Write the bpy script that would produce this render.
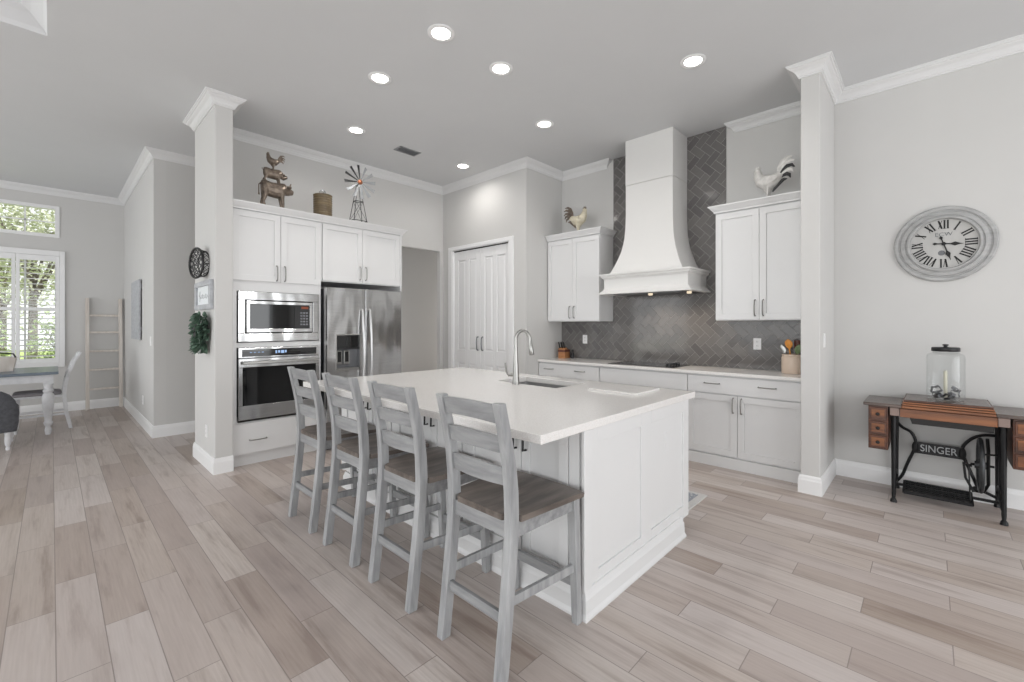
import bpy, bmesh, math, random
from mathutils import Vector, Matrix
random.seed(7)
S = bpy.context.scene
COL = S.collection
for o in list(bpy.data.objects): bpy.data.objects.remove(o)
pi = math.pi
sin, cos = math.sin, math.cos

# ---------------------------------------------------------------- camera
FPX, V0, YAW, CH = 438.7, 324.7, 0.76137, 1.37
cd = bpy.data.cameras.new('camera'); cam = bpy.data.objects.new('camera', cd); COL.objects.link(cam)
cam.location = (0, 0, CH); cam.rotation_euler = (pi/2, 0, YAW)
cd.sensor_fit = 'HORIZONTAL'; cd.sensor_width = 36; cd.lens = 36*FPX/1024
cd.shift_y = -(341-V0)/1024; cd.clip_start = 0.05; cd.clip_end = 200
S.camera = cam
# ---------------------------------------------------------------- world, daylight, exposure
W = bpy.data.worlds.new('world'); S.world = W; W.use_nodes = True
W.node_tree.nodes['Background'].inputs[0].default_value = (0.95, 0.98, 1.0, 1)
W.node_tree.nodes['Background'].inputs[1].default_value = 1.35
S.view_settings.view_transform = 'Standard'; S.view_settings.look = 'None'
S.view_settings.exposure = 0.0; S.view_settings.gamma = 1; S.view_settings.use_curve_mapping = False

def area_light(name, loc, rot, sx, sy, power, color=(1, 1, 1)):
    l = bpy.data.lights.new(name, 'AREA'); l.shape = 'RECTANGLE'; l.size = sx; l.size_y = sy
    l.energy = power; l.color = color
    o = bpy.data.objects.new(name, l); COL.objects.link(o); o.location = loc; o.rotation_euler = rot
    return o
# daylight coming in through the glass doors behind the camera and the window on the right; dining and hall fills are added
area_light('daylight_glass_doors', (-1.0, -4.93, 1.35), (pi/2, 0, 0), 7.6, 2.5, 172, (0.965, 0.985, 1.0))
area_light('added_dining_fill', (-7.6, -4.93, 1.35), (pi/2, 0, 0), 3.2, 2.5, 74, (0.965, 0.985, 1.0))  # added fill that lifts the darker dining side
area_light('added_hall_fill', (-6.2, 6.93, 1.5), (-pi/2, 0, 0), .9, 1.6, 27, (1.0, 0.97, 0.94))  # added fill brightening the hall; its end wall has no window
area_light('daylight_right_window', (4.43, 1.4, 1.5), (pi/2, 0, pi/2), 6.0, 2.3, 138, (0.96, 0.98, 1.0))

sn = bpy.data.lights.new('sun', 'SUN'); sn.energy = 2.6; sn.angle = .02; sn.color = (1, .97, .9)
so = bpy.data.objects.new('sun', sn); COL.objects.link(so); so.rotation_euler = (-.18, .55, 0)   # high sun over the roof, shining on the garden side facing the window
# ---------------------------------------------------------------- materials
def lin(c):
    return tuple(((x/255)/12.92 if x/255 <= .04045 else (((x/255)+.055)/1.055)**2.4) for x in c) + (1,)
class NT:
    def __init__(s, name):
        s.m = bpy.data.materials.new(name); s.m.use_nodes = True
        s.t = s.m.node_tree; s.b = s.t.nodes['Principled BSDF']; s.out = s.t.nodes['Material Output']
    def n(s, typ, **kw):
        nd = s.t.nodes.new(typ)
        for k, v in kw.items(): setattr(nd, k, v)
        return nd
    def l(s, a, b): s.t.links.new(a, b)
    def math(s, op, a, b=None, c=None):
        nd = s.n('ShaderNodeMath', operation=op)
        for i, v in enumerate((a, b, c)):
            if v is None: continue
            if isinstance(v, (int, float)): nd.inputs[i].default_value = v
            else: s.l(v, nd.inputs[i])
        return nd.outputs[0]
    def ramp(s, fac, stops):
        r = s.n('ShaderNodeValToRGB'); e = r.color_ramp.elements
        while len(e) < len(stops): e.new(0.5)
        for i, (p, c) in enumerate(stops): e[i].position = p; e[i].color = c if len(c) == 4 else (*c, 1)
        s.l(fac, r.inputs[0]); return r.outputs[0]
    def mix(s, f, a, b, mode='MIX'):
        nd = s.n('ShaderNodeMix', data_type='RGBA', blend_type=mode)
        for i, v in ((0, f), (6, a), (7, b)):
            if isinstance(v, (int, float)): nd.inputs[i].default_value = v
            elif isinstance(v, tuple): nd.inputs[i].default_value = v
            else: s.l(v, nd.inputs[i])
        return nd.outputs[2]
    def noise(s, vec, scale, detail=3, rough=.55):
        nd = s.n('ShaderNodeTexNoise'); nd.inputs['Scale'].default_value = scale
        nd.inputs['Detail'].default_value = detail; nd.inputs['Roughness'].default_value = rough
        if vec is not None: s.l(vec, nd.inputs['Vector'])
        return nd.outputs[0]
    def obco(s): return s.n('ShaderNodeTexCoord').outputs['Object']
    def scaled(s, vec, sc):
        nd = s.n('ShaderNodeMapping'); nd.inputs['Scale'].default_value = sc; s.l(vec, nd.inputs[0]); return nd.outputs[0]
    def bump(s, h, strength, dist=.01):
        nd = s.n('ShaderNodeBump'); nd.inputs['Strength'].default_value = strength; nd.inputs['Distance'].default_value = dist
        s.l(h, nd.inputs['Height']); s.l(nd.outputs[0], s.b.inputs['Normal'])
    def set(s, **kw):
        for k, v in kw.items(): s.b.inputs[k.replace('_', ' ')].default_value = v
def paint(name, rgb, rough=.5, var=.02, scale=6, metal=0, bump=0, bscale=200):
    t = NT(name); c = lin(rgb); co = t.obco(); nz = t.noise(co, scale)
    lo = tuple(x*(1-var) for x in c[:3])+(1,); hi = tuple(min(1, x*(1+var)) for x in c[:3])+(1,)
    t.l(t.ramp(nz, [(.3, lo), (.7, hi)]), t.b.inputs['Base Color'])
    t.set(Roughness=rough, Metallic=metal)
    if bump: t.bump(t.noise(co, bscale, 2), bump, .002)
    return t.m
def wood(name, dark, light, sc, rough=.45, bands=((.3, 0), (.7, 1)), bumpy=.15):
    t = NT(name); co = t.obco(); v = t.scaled(co, sc)
    a = t.noise(v, 1.0, 6, .62); w = t.noise(t.scaled(co, tuple(x*.25 for x in sc)), 1.0, 3)
    f = t.math('ADD', t.math('MULTIPLY', a, .65), t.math('MULTIPLY', w, .35))
    t.l(t.ramp(f, [(bands[0][0], lin(dark)), (bands[1][0], lin(light))]), t.b.inputs['Base Color'])
    t.set(Roughness=rough); t.bump(a, bumpy, .002)
    return t.m
M = {}
M['wall'] = paint('wall_paint', (206, 205, 203), .7, .008, 3, 0, .06, 180)
M['hallwall'] = paint('hall_wall_paint', (204, 203, 201), .7, .008, 3)
M['ceil'] = paint('ceiling_paint', (212, 213, 214), .8, .008, 3, 0, .08, 120)
M['trim'] = paint('white_trim_paint', (238, 238, 238), .35, .005)
M['crown'] = paint('white_crown_paint', (222, 222, 222), .5, .005)
M['cab'] = paint('white_cabinet_paint', (224, 224, 224), .35, .005)
M['hood'] = paint('white_hood_paint', (222, 221, 219), .45, .005)
M['black'] = paint('black_metal', (24, 24, 26), .4, .1)
M['ventgrey'] = paint('grey_vent_paint', (150, 152, 154), .5)
M['endgrain'] = paint('faded_end_grain', (142, 122, 114), .5, .1)
M['gap'] = paint('dark_gap', (30, 29, 28), .8)
M['nickel'] = paint('brushed_nickel', (158, 157, 154), .3, .03, 40, 1)
M['sinksteel'] = paint('sink_steel', (150, 150, 150), .4, .03, 20, .5)
M['handlesteel'] = paint('satin_handle_steel', (206, 206, 206), .35, .02, 20, .8)
M['chrome'] = paint('chrome', (215, 215, 216), .12, .02, 10, 1)
M['plastic'] = paint('white_plastic', (240, 240, 240), .35)
M['iron'] = paint('black_cast_iron', (20, 20, 22), .42, .2, 30, .3)
M['ebony'] = paint('stained_wood_and_gap_shade', (20, 15, 13), .5, .2)

def stainless():
    t = NT('stainless_steel'); co = t.obco()
    f = t.noise(t.scaled(co, (4, 4, 400)), 1, 2)
    t.l(t.ramp(f, [(.3, lin((178, 178, 178))), (.7, lin((196, 196, 196)))]), t.b.inputs['Base Color'])
    t.set(Metallic=1.0, Roughness=.17)
    t.bump(t.noise(t.scaled(co, (1, 5.0, 1.6)), 1, 1), .5, .03)
    return t.m
M['steel'] = stainless()
M['steel_dark'] = paint('dark_steel', (120, 121, 124), .35, .05, 20, .9)  # one even darker grey metal
def glass_black(name, rgb=(10, 11, 13), rough=.04):
    t = NT(name); t.set(Base_Color=lin(rgb), Roughness=rough); t.b.inputs['Specular IOR Level'].default_value = .6; return t.m
M['ovenglass'] = glass_black('black_oven_glass')
M['ceramic'] = glass_black('black_ceramic_glass', (28, 28, 30), .12)
def pane_mat():
    t = NT('clear_window_glass'); tr = t.n('ShaderNodeBsdfTransparent'); gl = t.n('ShaderNodeBsdfGlossy'); gl.inputs['Roughness'].default_value = .02
    fr = t.n('ShaderNodeFresnel'); fr.inputs[0].default_value = 1.45; mx = t.n('ShaderNodeMixShader')
    t.l(fr.outputs[0], mx.inputs[0]); t.l(tr.outputs[0], mx.inputs[1]); t.l(gl.outputs[0], mx.inputs[2]); t.l(mx.outputs[0], t.out.inputs[0])
    return t.m
M['pane'] = pane_mat()
def jar_mat():
    t = NT('clear_jar_glass'); tr = t.n('ShaderNodeBsdfTransparent'); tr.inputs[0].default_value = (.985, .99, .99, 1)
    gl = t.n('ShaderNodeBsdfGlossy'); gl.inputs['Roughness'].default_value = .03
    lw = t.n('ShaderNodeLayerWeight'); lw.inputs[0].default_value = .12; mx = t.n('ShaderNodeMixShader')
    f = t.math('MULTIPLY', lw.outputs['Facing'], .55)
    t.l(f, mx.inputs[0]); t.l(tr.outputs[0], mx.inputs[1]); t.l(gl.outputs[0], mx.inputs[2]); t.l(mx.outputs[0], t.out.inputs[0])
    return t.m
M['jar'] = jar_mat()
def emit(name, rgb, strength):
    t = NT(name); t.b.inputs['Base Color'].default_value = (rgb[0]*.05, rgb[1]*.05, rgb[2]*.05, 1); t.b.inputs['Emission Color'].default_value = (*rgb, 1)
    t.b.inputs['Emission Strength'].default_value = strength; return t.m
M['lamp'] = emit('lit_lamp_lens', (1, .96, .9), 14)
M['hoodlamp'] = emit('lit_hood_lamp', (1, .84, .6), .9)
M['display'] = emit('lit_oven_display', (.45, .65, 1), .8)
M['display_red'] = emit('lit_clock_digits', (1, .22, .08), .16)

def floor_mat():
    t = NT('wood_look_plank_tile'); g = t.n('ShaderNodeNewGeometry'); sp = t.n('ShaderNodeSeparateXYZ'); t.l(g.outputs['Position'], sp.inputs[0])
    x, y = sp.outputs[0], sp.outputs[1]
    ry = t.math('DIVIDE', t.math('ADD', y, .143), .1555); row = t.math('FLOOR', ry); fy = t.math('SUBTRACT', ry, row)
    rx = t.math('DIVIDE', t.math('ADD', t.math('ADD', x, 3.03), t.math('MULTIPLY', row, .31)), .93)
    colm = t.math('FLOOR', rx); fx = t.math('SUBTRACT', rx, colm)
    cv = t.n('ShaderNodeCombineXYZ'); t.l(row, cv.inputs[0]); t.l(colm, cv.inputs[1])
    wn = t.n('ShaderNodeTexWhiteNoise', noise_dimensions='3D'); t.l(cv.outputs[0], wn.inputs['Vector'])
    sep = t.n('ShaderNodeSeparateColor'); t.l(wn.outputs['Color'], sep.inputs[0])
    gv = t.n('ShaderNodeCombineXYZ')
    t.l(t.math('ADD', t.math('MULTIPLY', x, 1.3), t.math('MULTIPLY', sep.outputs[0], 60)), gv.inputs[0])
    t.l(t.math('ADD', t.math('MULTIPLY', y, 13), t.math('MULTIPLY', sep.outputs[1], 60)), gv.inputs[1])
    grain = t.noise(gv.outputs[0], 1.0, 5, .6)
    fine = t.noise(t.scaled(gv.outputs[0], (2.5, 7, 1)), 1.0, 3, .6)
    tone = t.math('ADD', t.math('MULTIPLY', wn.outputs['Value'], .55), t.math('MULTIPLY', grain, .45))
    base = t.ramp(tone, [(.25, lin((172, 157, 147))), (.5, lin((192, 180, 172))), (.78, lin((206, 197, 191)))])
    streak = t.ramp(grain, [(.34, lin((196, 187, 181))), (.47, (1, 1, 1, 1))])
    c = t.mix(.55, base, streak, 'MULTIPLY')
    c = t.mix(.35, c, t.ramp(fine, [(.3, lin((205, 200, 196))), (.65, (1, 1, 1, 1))]), 'MULTIPLY')
    c = t.mix(t.math('MULTIPLY', sep.outputs[2], .35), c, lin((188, 178, 178)))
    ey = t.math('MULTIPLY', t.math('MINIMUM', fy, t.math('SUBTRACT', 1, fy)), .1555)
    ex = t.math('MULTIPLY', t.math('MINIMUM', fx, t.math('SUBTRACT', 1, fx)), .93)
    e = t.math('MINIMUM', ex, ey); gm = t.math('LESS_THAN', e, .002)
    c = t.mix(t.math('MULTIPLY', gm, .8), c, lin((134, 124, 118)))
    t.l(c, t.b.inputs['Base Color'])
    t.l(t.math('ADD', .30, t.math('MULTIPLY', grain, .14)), t.b.inputs['Roughness'])
    h = t.math('SUBTRACT', t.math('MULTIPLY', fine, .12), gm)
    t.bump(h, .25, .003)
    return t.m
M['floor'] = floor_mat()
def quartz():
    t = NT('white_quartz'); co = t.obco()
    f = t.noise(co, 260, 2); c = t.ramp(f, [(.35, lin((226, 223, 220))), (.6, lin((240, 238, 236)))])
    t.l(c, t.b.inputs['Base Color']); t.set(Roughness=.16); return t.m
M['quartz'] = quartz()
def tile():
    t = NT('grey_glazed_tile'); g = t.n('ShaderNodeNewGeometry')
    r = g.outputs['Random Per Island']
    t.l(t.ramp(r, [(0, lin((102, 100, 99))), (1, lin((120, 117, 115)))]), t.b.inputs['Base Color'])
    t.set(Roughness=.1); t.b.inputs['Specular IOR Level'].default_value = .3
    t.bump(t.noise(t.obco(), 14, 2), .10, .004); return t.m
M['tile'] = tile()
M['grout'] = paint('pale_grout', (160, 158, 156), .8)
M['stool'] = wood('grey_washed_wood', (132, 133, 135), (178, 179, 180), (26, 26, 3.2), .5, ((.32, 0), (.66, 1)))
M['stoolx'] = wood('grey_washed_rail_wood', (124, 125, 127), (166, 167, 168), (3.2, 26, 26), .5, ((.32, 0), (.66, 1)))
M['seat'] = wood('weathered_brown_wood', (78, 70, 66), (134, 124, 116), (14, 2.2, 10), .38, ((.36, 0), (.64, 1)))
M['oak'] = wood('orange_brown_oak', (92, 52, 30), (152, 96, 56), (2.5, 30, 30), .35, ((.35, 0), (.65, 1)))
M['oakdark'] = wood('dark_brown_oak', (62, 36, 24), (108, 64, 42), (2.5, 30, 30), .3, ((.35, 0), (.65, 1)))
M['oaktop'] = wood('dark_worn_table_top', (64, 54, 50), (112, 96, 88), (2.5, 24, 24), .25, ((.35, 0), (.65, 1)))
M['ladder'] = wood('whitewashed_wood', (196, 186, 176), (226, 220, 214), (22, 22, 3), .6)
M['bronze'] = paint('weathered_bronze', (122, 110, 99), .38, .4, 22, .65)
M['tin'] = wood('aged_brass_tin', (70, 60, 46), (124, 106, 76), (5, 5, 60), .45)
M['cream'] = paint('cream_enamel', (206, 198, 176), .4, .18, 22)
M['whitemetal'] = paint('chippy_white_metal', (214, 212, 208), .45, .12, 30)
M['leafgreen'] = paint('ivy_leaf', (98, 122, 106), .5, .4, 30)
M['crock'] = paint('beige_stoneware', (216, 196, 178), .4, .03)
M['block'] = wood('knife_block_wood', (150, 98, 60), (196, 140, 92), (6, 6, 40), .45)
M['redwood'] = paint('red_brown_wood', (96, 48, 36), .4, .1)
M['orange'] = paint('orange_utensil', (226, 150, 62), .45, .12, 25)
M['greenut'] = paint('green_utensil', (104, 122, 84), .5, .1)
M['fabric'] = paint('charcoal_fabric', (88, 89, 94), .9, .2, 30, 0, .4, 300)
M['cushion'] = paint('grey_cushion', (146, 142, 145), .85, .1, 20)
M['whitewash'] = paint('distressed_white_wood', (218, 218, 220), .5, .08, 14)
M['tabletop'] = paint('slate_table_top', (96, 108, 120), .28, .1, 8)
M['clockframe'] = wood('grey_washed_clock_wood', (150, 150, 150), (186, 186, 185), (9, 9, 30), .55)
M['clockface'] = wood('pale_clock_face', (172, 171, 169), (194, 193, 190), (10, 10, 2), .5)
M['ink'] = paint('black_ink', (22, 22, 22), .6)
M['inkgrey'] = paint('grey_ink', (110, 112, 115), .6)
M['paper'] = paint('white_paper', (232, 236, 238), .6)
M['greyframe'] = wood('grey_frame_wood', (160, 162, 166), (192, 194, 198), (10, 10, 30), .55)
M['lettering'] = paint('pale_worn_lettering', (190, 192, 194), .5, .1, 40)
M['wheelmetal'] = paint('worn_iron_wheel', (66, 68, 70), .4, .2, 30, .4)
M['copper'] = paint('copper_hub', (150, 96, 70), .4, .15, 30, .7)
M['candle'] = paint('ivory_candle', (204, 200, 182), .5)
def rugm():
    t = NT('grey_patterned_rug'); co = t.obco()
    v = t.n('ShaderNodeTexVoronoi'); v.inputs['Scale'].default_value = 34; t.l(co, v.inputs['Vector'])
    t.l(t.ramp(v.outputs['Distance'], [(.2, lin((112, 118, 126))), (.32, lin((206, 206, 208))), (.5, lin((150, 154, 162)))]), t.b.inputs['Base Color'])
    t.set(Roughness=.95); return t.m
M['rug'] = rugm()
M['rugedge'] = paint('pale_rug_border', (206, 204, 202), .95, .05, 60)
M['foliage'] = paint('sunlit_foliage', (172, 190, 132), .6, .3, 3)
M['foliage2'] = paint('pale_foliage', (200, 204, 178), .6, .25, 3)
M['bark'] = paint('tree_bark', (110, 100, 92), .9, .2, 8)
M['lawn'] = paint('sunlit_lawn', (176, 196, 120), .9, .2, 2)
M['trayceil'] = M['ceil']

# ---------------------------------------------------------------- mesh helpers
def box(bm, x0, x1, y0, y1, z0, z1):
    vs = [bm.verts.new((x, y, z)) for z in (z0, z1) for y in (y0, y1) for x in (x0, x1)]
    for f in ((0, 2, 3, 1), (4, 5, 7, 6), (0, 1, 5, 4), (2, 6, 7, 3), (0, 4, 6, 2), (1, 3, 7, 5)):
        bm.faces.new([vs[i] for i in f])
    return vs
def ring(bm, c, u, v, ru, rv, seg):
    return [bm.verts.new(c + u*(ru*cos(2*pi*i/seg)) + v*(rv*sin(2*pi*i/seg))) for i in range(seg)]
def bridge(bm, a, b):
    n = len(a)
    for i in range(n): bm.faces.new((a[i], a[(i+1) % n], b[(i+1) % n], b[i]))
def frame(d):
    d = d.normalized(); a = Vector((0, 0, 1)) if abs(d.z) < .9 else Vector((1, 0, 0))
    u = d.cross(a).normalized(); return u, d.cross(u).normalized()
def tube(bm, pts, r, seg=8, cap=True):
    P = [Vector(p) for p in pts]; n = len(P); R = r if isinstance(r, (list, tuple)) else [r]*n
    rs = []; u = None
    for i in range(n):
        d = (P[min(i+1, n-1)] - P[max(i-1, 0)])
        if u is None: u, v = frame(d)
        else:
            d.normalize(); u = (u - d*u.dot(d)).normalized(); v = d.cross(u).normalized()
        rs.append(ring(bm, P[i], u, v, R[i], R[i], seg))
    for a, b in zip(rs, rs[1:]): bridge(bm, a, b)
    if cap: bm.faces.new(rs[0][::-1]); bm.faces.new(rs[-1])
def cyl(bm, p0, p1, r0, r1=None, seg=20): tube(bm, [p0, p1], [r0, r0 if r1 is None else r1], seg)
def lathe(bm, prof, c=(0, 0, 0), seg=24, axis='Z', closed=False):
    c = Vector(c); rs = []
    for r, h in prof:
        if axis == 'Z': d, u, v = Vector((0, 0, 1)), Vector((1, 0, 0)), Vector((0, 1, 0))
        elif axis == 'Y': d, u, v = Vector((0, 1, 0)), Vector((1, 0, 0)), Vector((0, 0, 1))
        else: d, u, v = Vector((1, 0, 0)), Vector((0, 1, 0)), Vector((0, 0, 1))
        rs.append(ring(bm, c+d*h, u, v, max(r, .0004), max(r, .0004), seg))
    for a, b in zip(rs, rs[1:]): bridge(bm, a, b)
    if closed: bridge(bm, rs[-1], rs[0])
    else: bm.faces.new(rs[0]); bm.faces.new(rs[-1])
def loft(bm, secs, seg=12):
    """secs: (center, ru, rv, u, v) ellipses"""
    rs = [ring(bm, Vector(c), Vector(u), Vector(v), a, b, seg) for c, a, b, u, v in secs]
    for a, b in zip(rs, rs[1:]): bridge(bm, a, b)
    bm.faces.new(rs[0]); bm.faces.new(rs[-1])
def beam(bm, p0, p1, w, h, up=(0, 0, 1)):
    p0, p1 = Vector(p0), Vector(p1); d = (p1-p0).normalized(); s = d.cross(Vector(up)).normalized(); t = s.cross(d)
    A = [[bm.verts.new(p + s*(a*w/2) + t*(b*h/2)) for a, b in ((-1, -1), (1, -1), (1, 1), (-1, 1))] for p in (p0, p1)]
    bridge(bm, *A); bm.faces.new(A[0]); bm.faces.new(A[1])
def prism(bm, poly, y0, y1, plane='XZ'):
    """poly in 2D extruded along the third axis"""
    def P(a, b, c): return (a, c, b) if plane == 'XZ' else ((c, a, b) if plane == 'YZ' else (a, b, c))
    A = [bm.verts.new(P(a, b, y0)) for a, b in poly]; B = [bm.verts.new(P(a, b, y1)) for a, b in poly]
    bridge(bm, A, B); bm.faces.new(A); bm.faces.new(B)
def sweep(bm, path, prof, z=0):
    """prof (outward, z) polygon along a 2D path, outward = right of travel, mitred"""
    P = [Vector(p) for p in path]; n = len(P); rs = []
    for i in range(n):
        ns = []
        if i > 0: d = (P[i]-P[i-1]).normalized(); ns.append(Vector((d.y, -d.x)))
        if i < n-1: d = (P[i+1]-P[i]).normalized(); ns.append(Vector((d.y, -d.x)))
        m = ns[0] if len(ns) == 1 else (ns[0]+ns[1])/(1+ns[0].dot(ns[1]))
        rs.append([bm.verts.new((P[i].x+m.x*a, P[i].y+m.y*a, z+b)) for a, b in prof])
    for a, b in zip(rs, rs[1:]): bridge(bm, a, b)
    bm.faces.new(rs[0]); bm.faces.new(rs[-1])
def sphere(bm, c, r, seg=12, sc=(1, 1, 1)):
    m = Matrix.Translation(c) @ Matrix.Diagonal((r*sc[0], r*sc[1], r*sc[2], 1))
    bmesh.ops.create_uvsphere(bm, u_segments=seg, v_segments=max(6, seg*2//3), radius=1, matrix=m)
def BM(): return bmesh.new()
def rot(bm, M4): bmesh.ops.transform(bm, matrix=M4, verts=bm.verts)

def wloc(o):
    v = Vector((0, 0, 0))
    while o is not None: v += Vector(o.location); o = o.parent
    return v
def part(name, bm, mat, parent=None, smooth=False, bevel=0, world=True, label=None, recalc=True):
    if recalc: bmesh.ops.recalc_face_normals(bm, faces=bm.faces)
    if parent is not None and world: bmesh.ops.translate(bm, verts=bm.verts, vec=-wloc(parent))
    me = bpy.data.meshes.new(name); bm.to_mesh(me); bm.free()
    mats = mat if isinstance(mat, list) else [mat]
    for m in mats: me.materials.append(M[m])
    if smooth:
        for p in me.polygons: p.use_smooth = True
        try: me.set_sharp_from_angle(angle=math.radians(38))
        except Exception: pass
    o = bpy.data.objects.new(name, me); COL.objects.link(o)
    if parent is not None: o.parent = parent
    if bevel:
        b = o.modifiers.new('bevel', 'BEVEL'); b.width = bevel; b.segments = 2; b.limit_method = 'ANGLE'; b.angle_limit = math.radians(40)
    if label: o['label'] = label
    return o
def thing(name, label, cat, loc=(0, 0, 0), group=None, rz=0):
    o = bpy.data.objects.new(name, None); COL.objects.link(o); o.location = loc; o.rotation_euler = (0, 0, rz)
    o.empty_display_size = .05; o['label'] = label; o['category'] = cat
    if group: o['group'] = group
    return o
def tag(o, label, cat, group=None):
    o['label'] = label; o['category'] = cat
    if group: o['group'] = group
    return o
def struct(name, bm, mat, bevel=0, parent=None, smooth=False):
    o = part(name, bm, mat, parent, bevel=bevel, smooth=smooth)
    if parent is None: o['kind'] = 'structure'
    return o
def recenter(o, loc):
    """give a single-mesh thing an origin at its base"""
    loc = Vector(loc); o.data.transform(Matrix.Translation(-loc)); o.location = loc; return o
def copytree(src, loc, label=None, rz=None):
    r = src.copy(); COL.objects.link(r); r.location = loc
    if rz is not None: r.rotation_euler = (0, 0, rz)
    if label: r['label'] = label
    for ch in src.children:
        c = ch.copy(); COL.objects.link(c); c.parent = r
        for g in ch.children:
            d = g.copy(); COL.objects.link(d); d.parent = c
    return r
# face helper: boxes on a wall-like plane; face 'X+' (a = y, grows +x) or 'Y-' (a = x, grows -y)
def fbox(bm, face, base, a0, a1, b0, b1, n0, n1):
    if face == 'X+': box(bm, base+n0, base+n1, a0, a1, b0, b1)
    elif face == 'X-': box(bm, base-n1, base-n0, a0, a1, b0, b1)
    else: box(bm, a0, a1, base-n1, base-n0, b0, b1)
def fp(face, base, a, b, n):
    return Vector((base+n, a, b)) if face == 'X+' else (Vector((base-n, a, b)) if face == 'X-' else Vector((a, base-n, b)))
def shaker(name, parent, face, base, a0, a1, b0, b1, rail=.058, th=.02, mat='cab'):
    bm = BM()
    fbox(bm, face, base, a0, a1, b1-rail, b1, 0, th); fbox(bm, face, base, a0, a1, b0, b0+rail, 0, th)
    fbox(bm, face, base, a0, a0+rail, b0+rail, b1-rail, 0, th); fbox(bm, face, base, a1-rail, a1, b0+rail, b1-rail, 0, th)
    fbox(bm, face, base, a0+rail, a1-rail, b0+rail, b1-rail, 0, th-.011)
    return part(name, bm, mat, parent, bevel=.0015)
def pull(parent, face, base, a, b, L, vert=True, mat='nickel', r=.0055, out=.03, name='handle'):
    bm = BM(); pts = []
    for t, n in ((-.5, 0), (-.48, out*.75), (-.36, out), (0, out*1.12), (.36, out), (.48, out*.75), (.5, 0)):
        pts.append(fp(face, base, a+(0 if vert else t*L), b+(t*L if vert else 0), n))
    tube(bm, pts, [r*1.3, r, r, r, r, r, r*1.3], 8)
    return part(name, bm, mat, parent, smooth=True)

# ---------------------------------------------------------------- room shell
HC = 3.482
bm = BM(); box(bm, -10.02, 4.62, -5.1, 7.1, -.06, 0); struct('floor', bm, 'floor')
TX0, TX1, TY0, TY1 = -4.69, 2.4, -4.3, -.01
bm = BM()
box(bm, -10.02, TX0, -5.1, 7.1, HC, HC+.1); box(bm, TX1, 4.62, -5.1, 7.1, HC, HC+.1)
box(bm, TX0, TX1, TY1, 7.1, HC, HC+.1); box(bm, TX0, TX1, -5.1, TY0, HC, HC+.1)
box(bm, TX0-.1, TX1+.1, TY0-.1, TY1+.1, HC+.2, HC+.28)
box(bm, TX0-.1, TX0, TY0-.1, TY1+.1, HC+.1, HC+.2); box(bm, TX1, TX1+.1, TY0-.1, TY1+.1, HC+.1, HC+.2)
box(bm, TX0, TX1, TY1, TY1+.1, HC+.1, HC+.2); box(bm, TX0, TX1, TY0-.1, TY0, HC+.1, HC+.2)
struct('ceiling', bm, 'ceil')
YB = 4.955
bm = BM(); box(bm, -3.87, 4.62, YB, YB+.12, 0, HC); wall_back = struct('wall_back', bm, 'wall')
bm = BM(); box(bm, -.77, -.637, 4.24, YB, 0, HC); struct('wall_stub', bm, 'wall', bevel=.006)
YP = 4.2
bm = BM()
box(bm, -5.55, -5.25, YP, YP+.12, 0, HC); box(bm, -4.05, -3.75, YP, YP+.12, 0, HC); box(bm, -5.25, -4.05, YP, YP+.12, 2.49, HC)
box(bm, -3.87, -3.75, YP+.12, YB, 0, HC); struct('wall_pantry', bm, 'wall')
bm = BM()
box(bm, -5.55, -5.48, 1.175, 3.1, 0, HC); box(bm, -5.55, -5.48, 4.138, YP, 0, HC); box(bm, -5.55, -5.48, 3.1, 4.138, 2.5, HC)
struct('wall_fridge', bm, 'wall')
bm = BM(); box(bm, -5.55, -4.735, 1.03, 1.175, 0, HC); struct('wall_pier', bm, 'wall', bevel=.006)
bm = BM(); box(bm, -9.9, -6.8, .85, .97, 0, HC); struct('wall_dining', bm, 'wall')
bm = BM(); box(bm, -6.92, -6.8, .97, 7.1, 0, HC); box(bm, -6.8, -5.55, 6.98, 7.1, 0, HC); box(bm, -5.55, -5.43, YP+.12, 6.98, 0, HC); struct('wall_hall', bm, 'hallwall')
XL = -9.9; wy0, wy1 = -1.747, .085
def holed_x(bm, x0, x1, ya, yb, holes, z1):
    """wall along y with holes (y0,y1,z0,z1) sharing the y span"""
    h0, h1 = min(h[0] for h in holes), max(h[1] for h in holes)
    box(bm, x0, x1, ya, h0, 0, z1); box(bm, x0, x1, h1, yb, 0, z1)
    z = 0
    for (a, b, c, d) in holes: box(bm, x0, x1, h0, h1, z, c); z = d
    box(bm, x0, x1, h0, h1, z, z1)
bm = BM(); holed_x(bm, XL-.14, XL, -5.1, .97, [(wy0, wy1, .78, 2.44), (wy0, wy1, 2.73, 3.22)], HC); struct('wall_left', bm, 'wall')
# unseen sides of the room, with the glass doors and the window the light comes from
bm = BM(); box(bm, -10.02, -9.3, -5.1, -4.98, 0, HC); box(bm, -5.9, -5.0, -5.1, -4.98, 0, HC); box(bm, -9.3, -5.9, -5.1, -4.98, 2.62, HC); box(bm, 3.0, 4.62, -5.1, -4.98, 0, HC); box(bm, -5.0, 3.0, -5.1, -4.98, 2.62, HC); struct('wall_front', bm, 'wall')
bm = BM(); box(bm, 4.5, 4.62, -5.1, -1.7, 0, HC); box(bm, 4.5, 4.62, 4.6, YB+.12, 0, HC); box(bm, 4.5, 4.62, -1.7, 4.6, 0, .3); box(bm, 4.5, 4.62, -1.7, 4.6, 2.7, HC); struct('wall_right', bm, 'wall')
bm = BM()
for x in (-5.0, -3.4, -3.32, -1.72, -1.64, -.04, .04, 1.5, 1.58, 2.94): box(bm, x, x+.07, -5.06, -5.0, 0, 2.62)
box(bm, -5, 3, -5.06, -5.0, 0, .1); box(bm, -5, 3, -5.06, -5.0, 2.5, 2.62); struct('door_2', bm, 'trim')
bm = BM()
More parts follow.
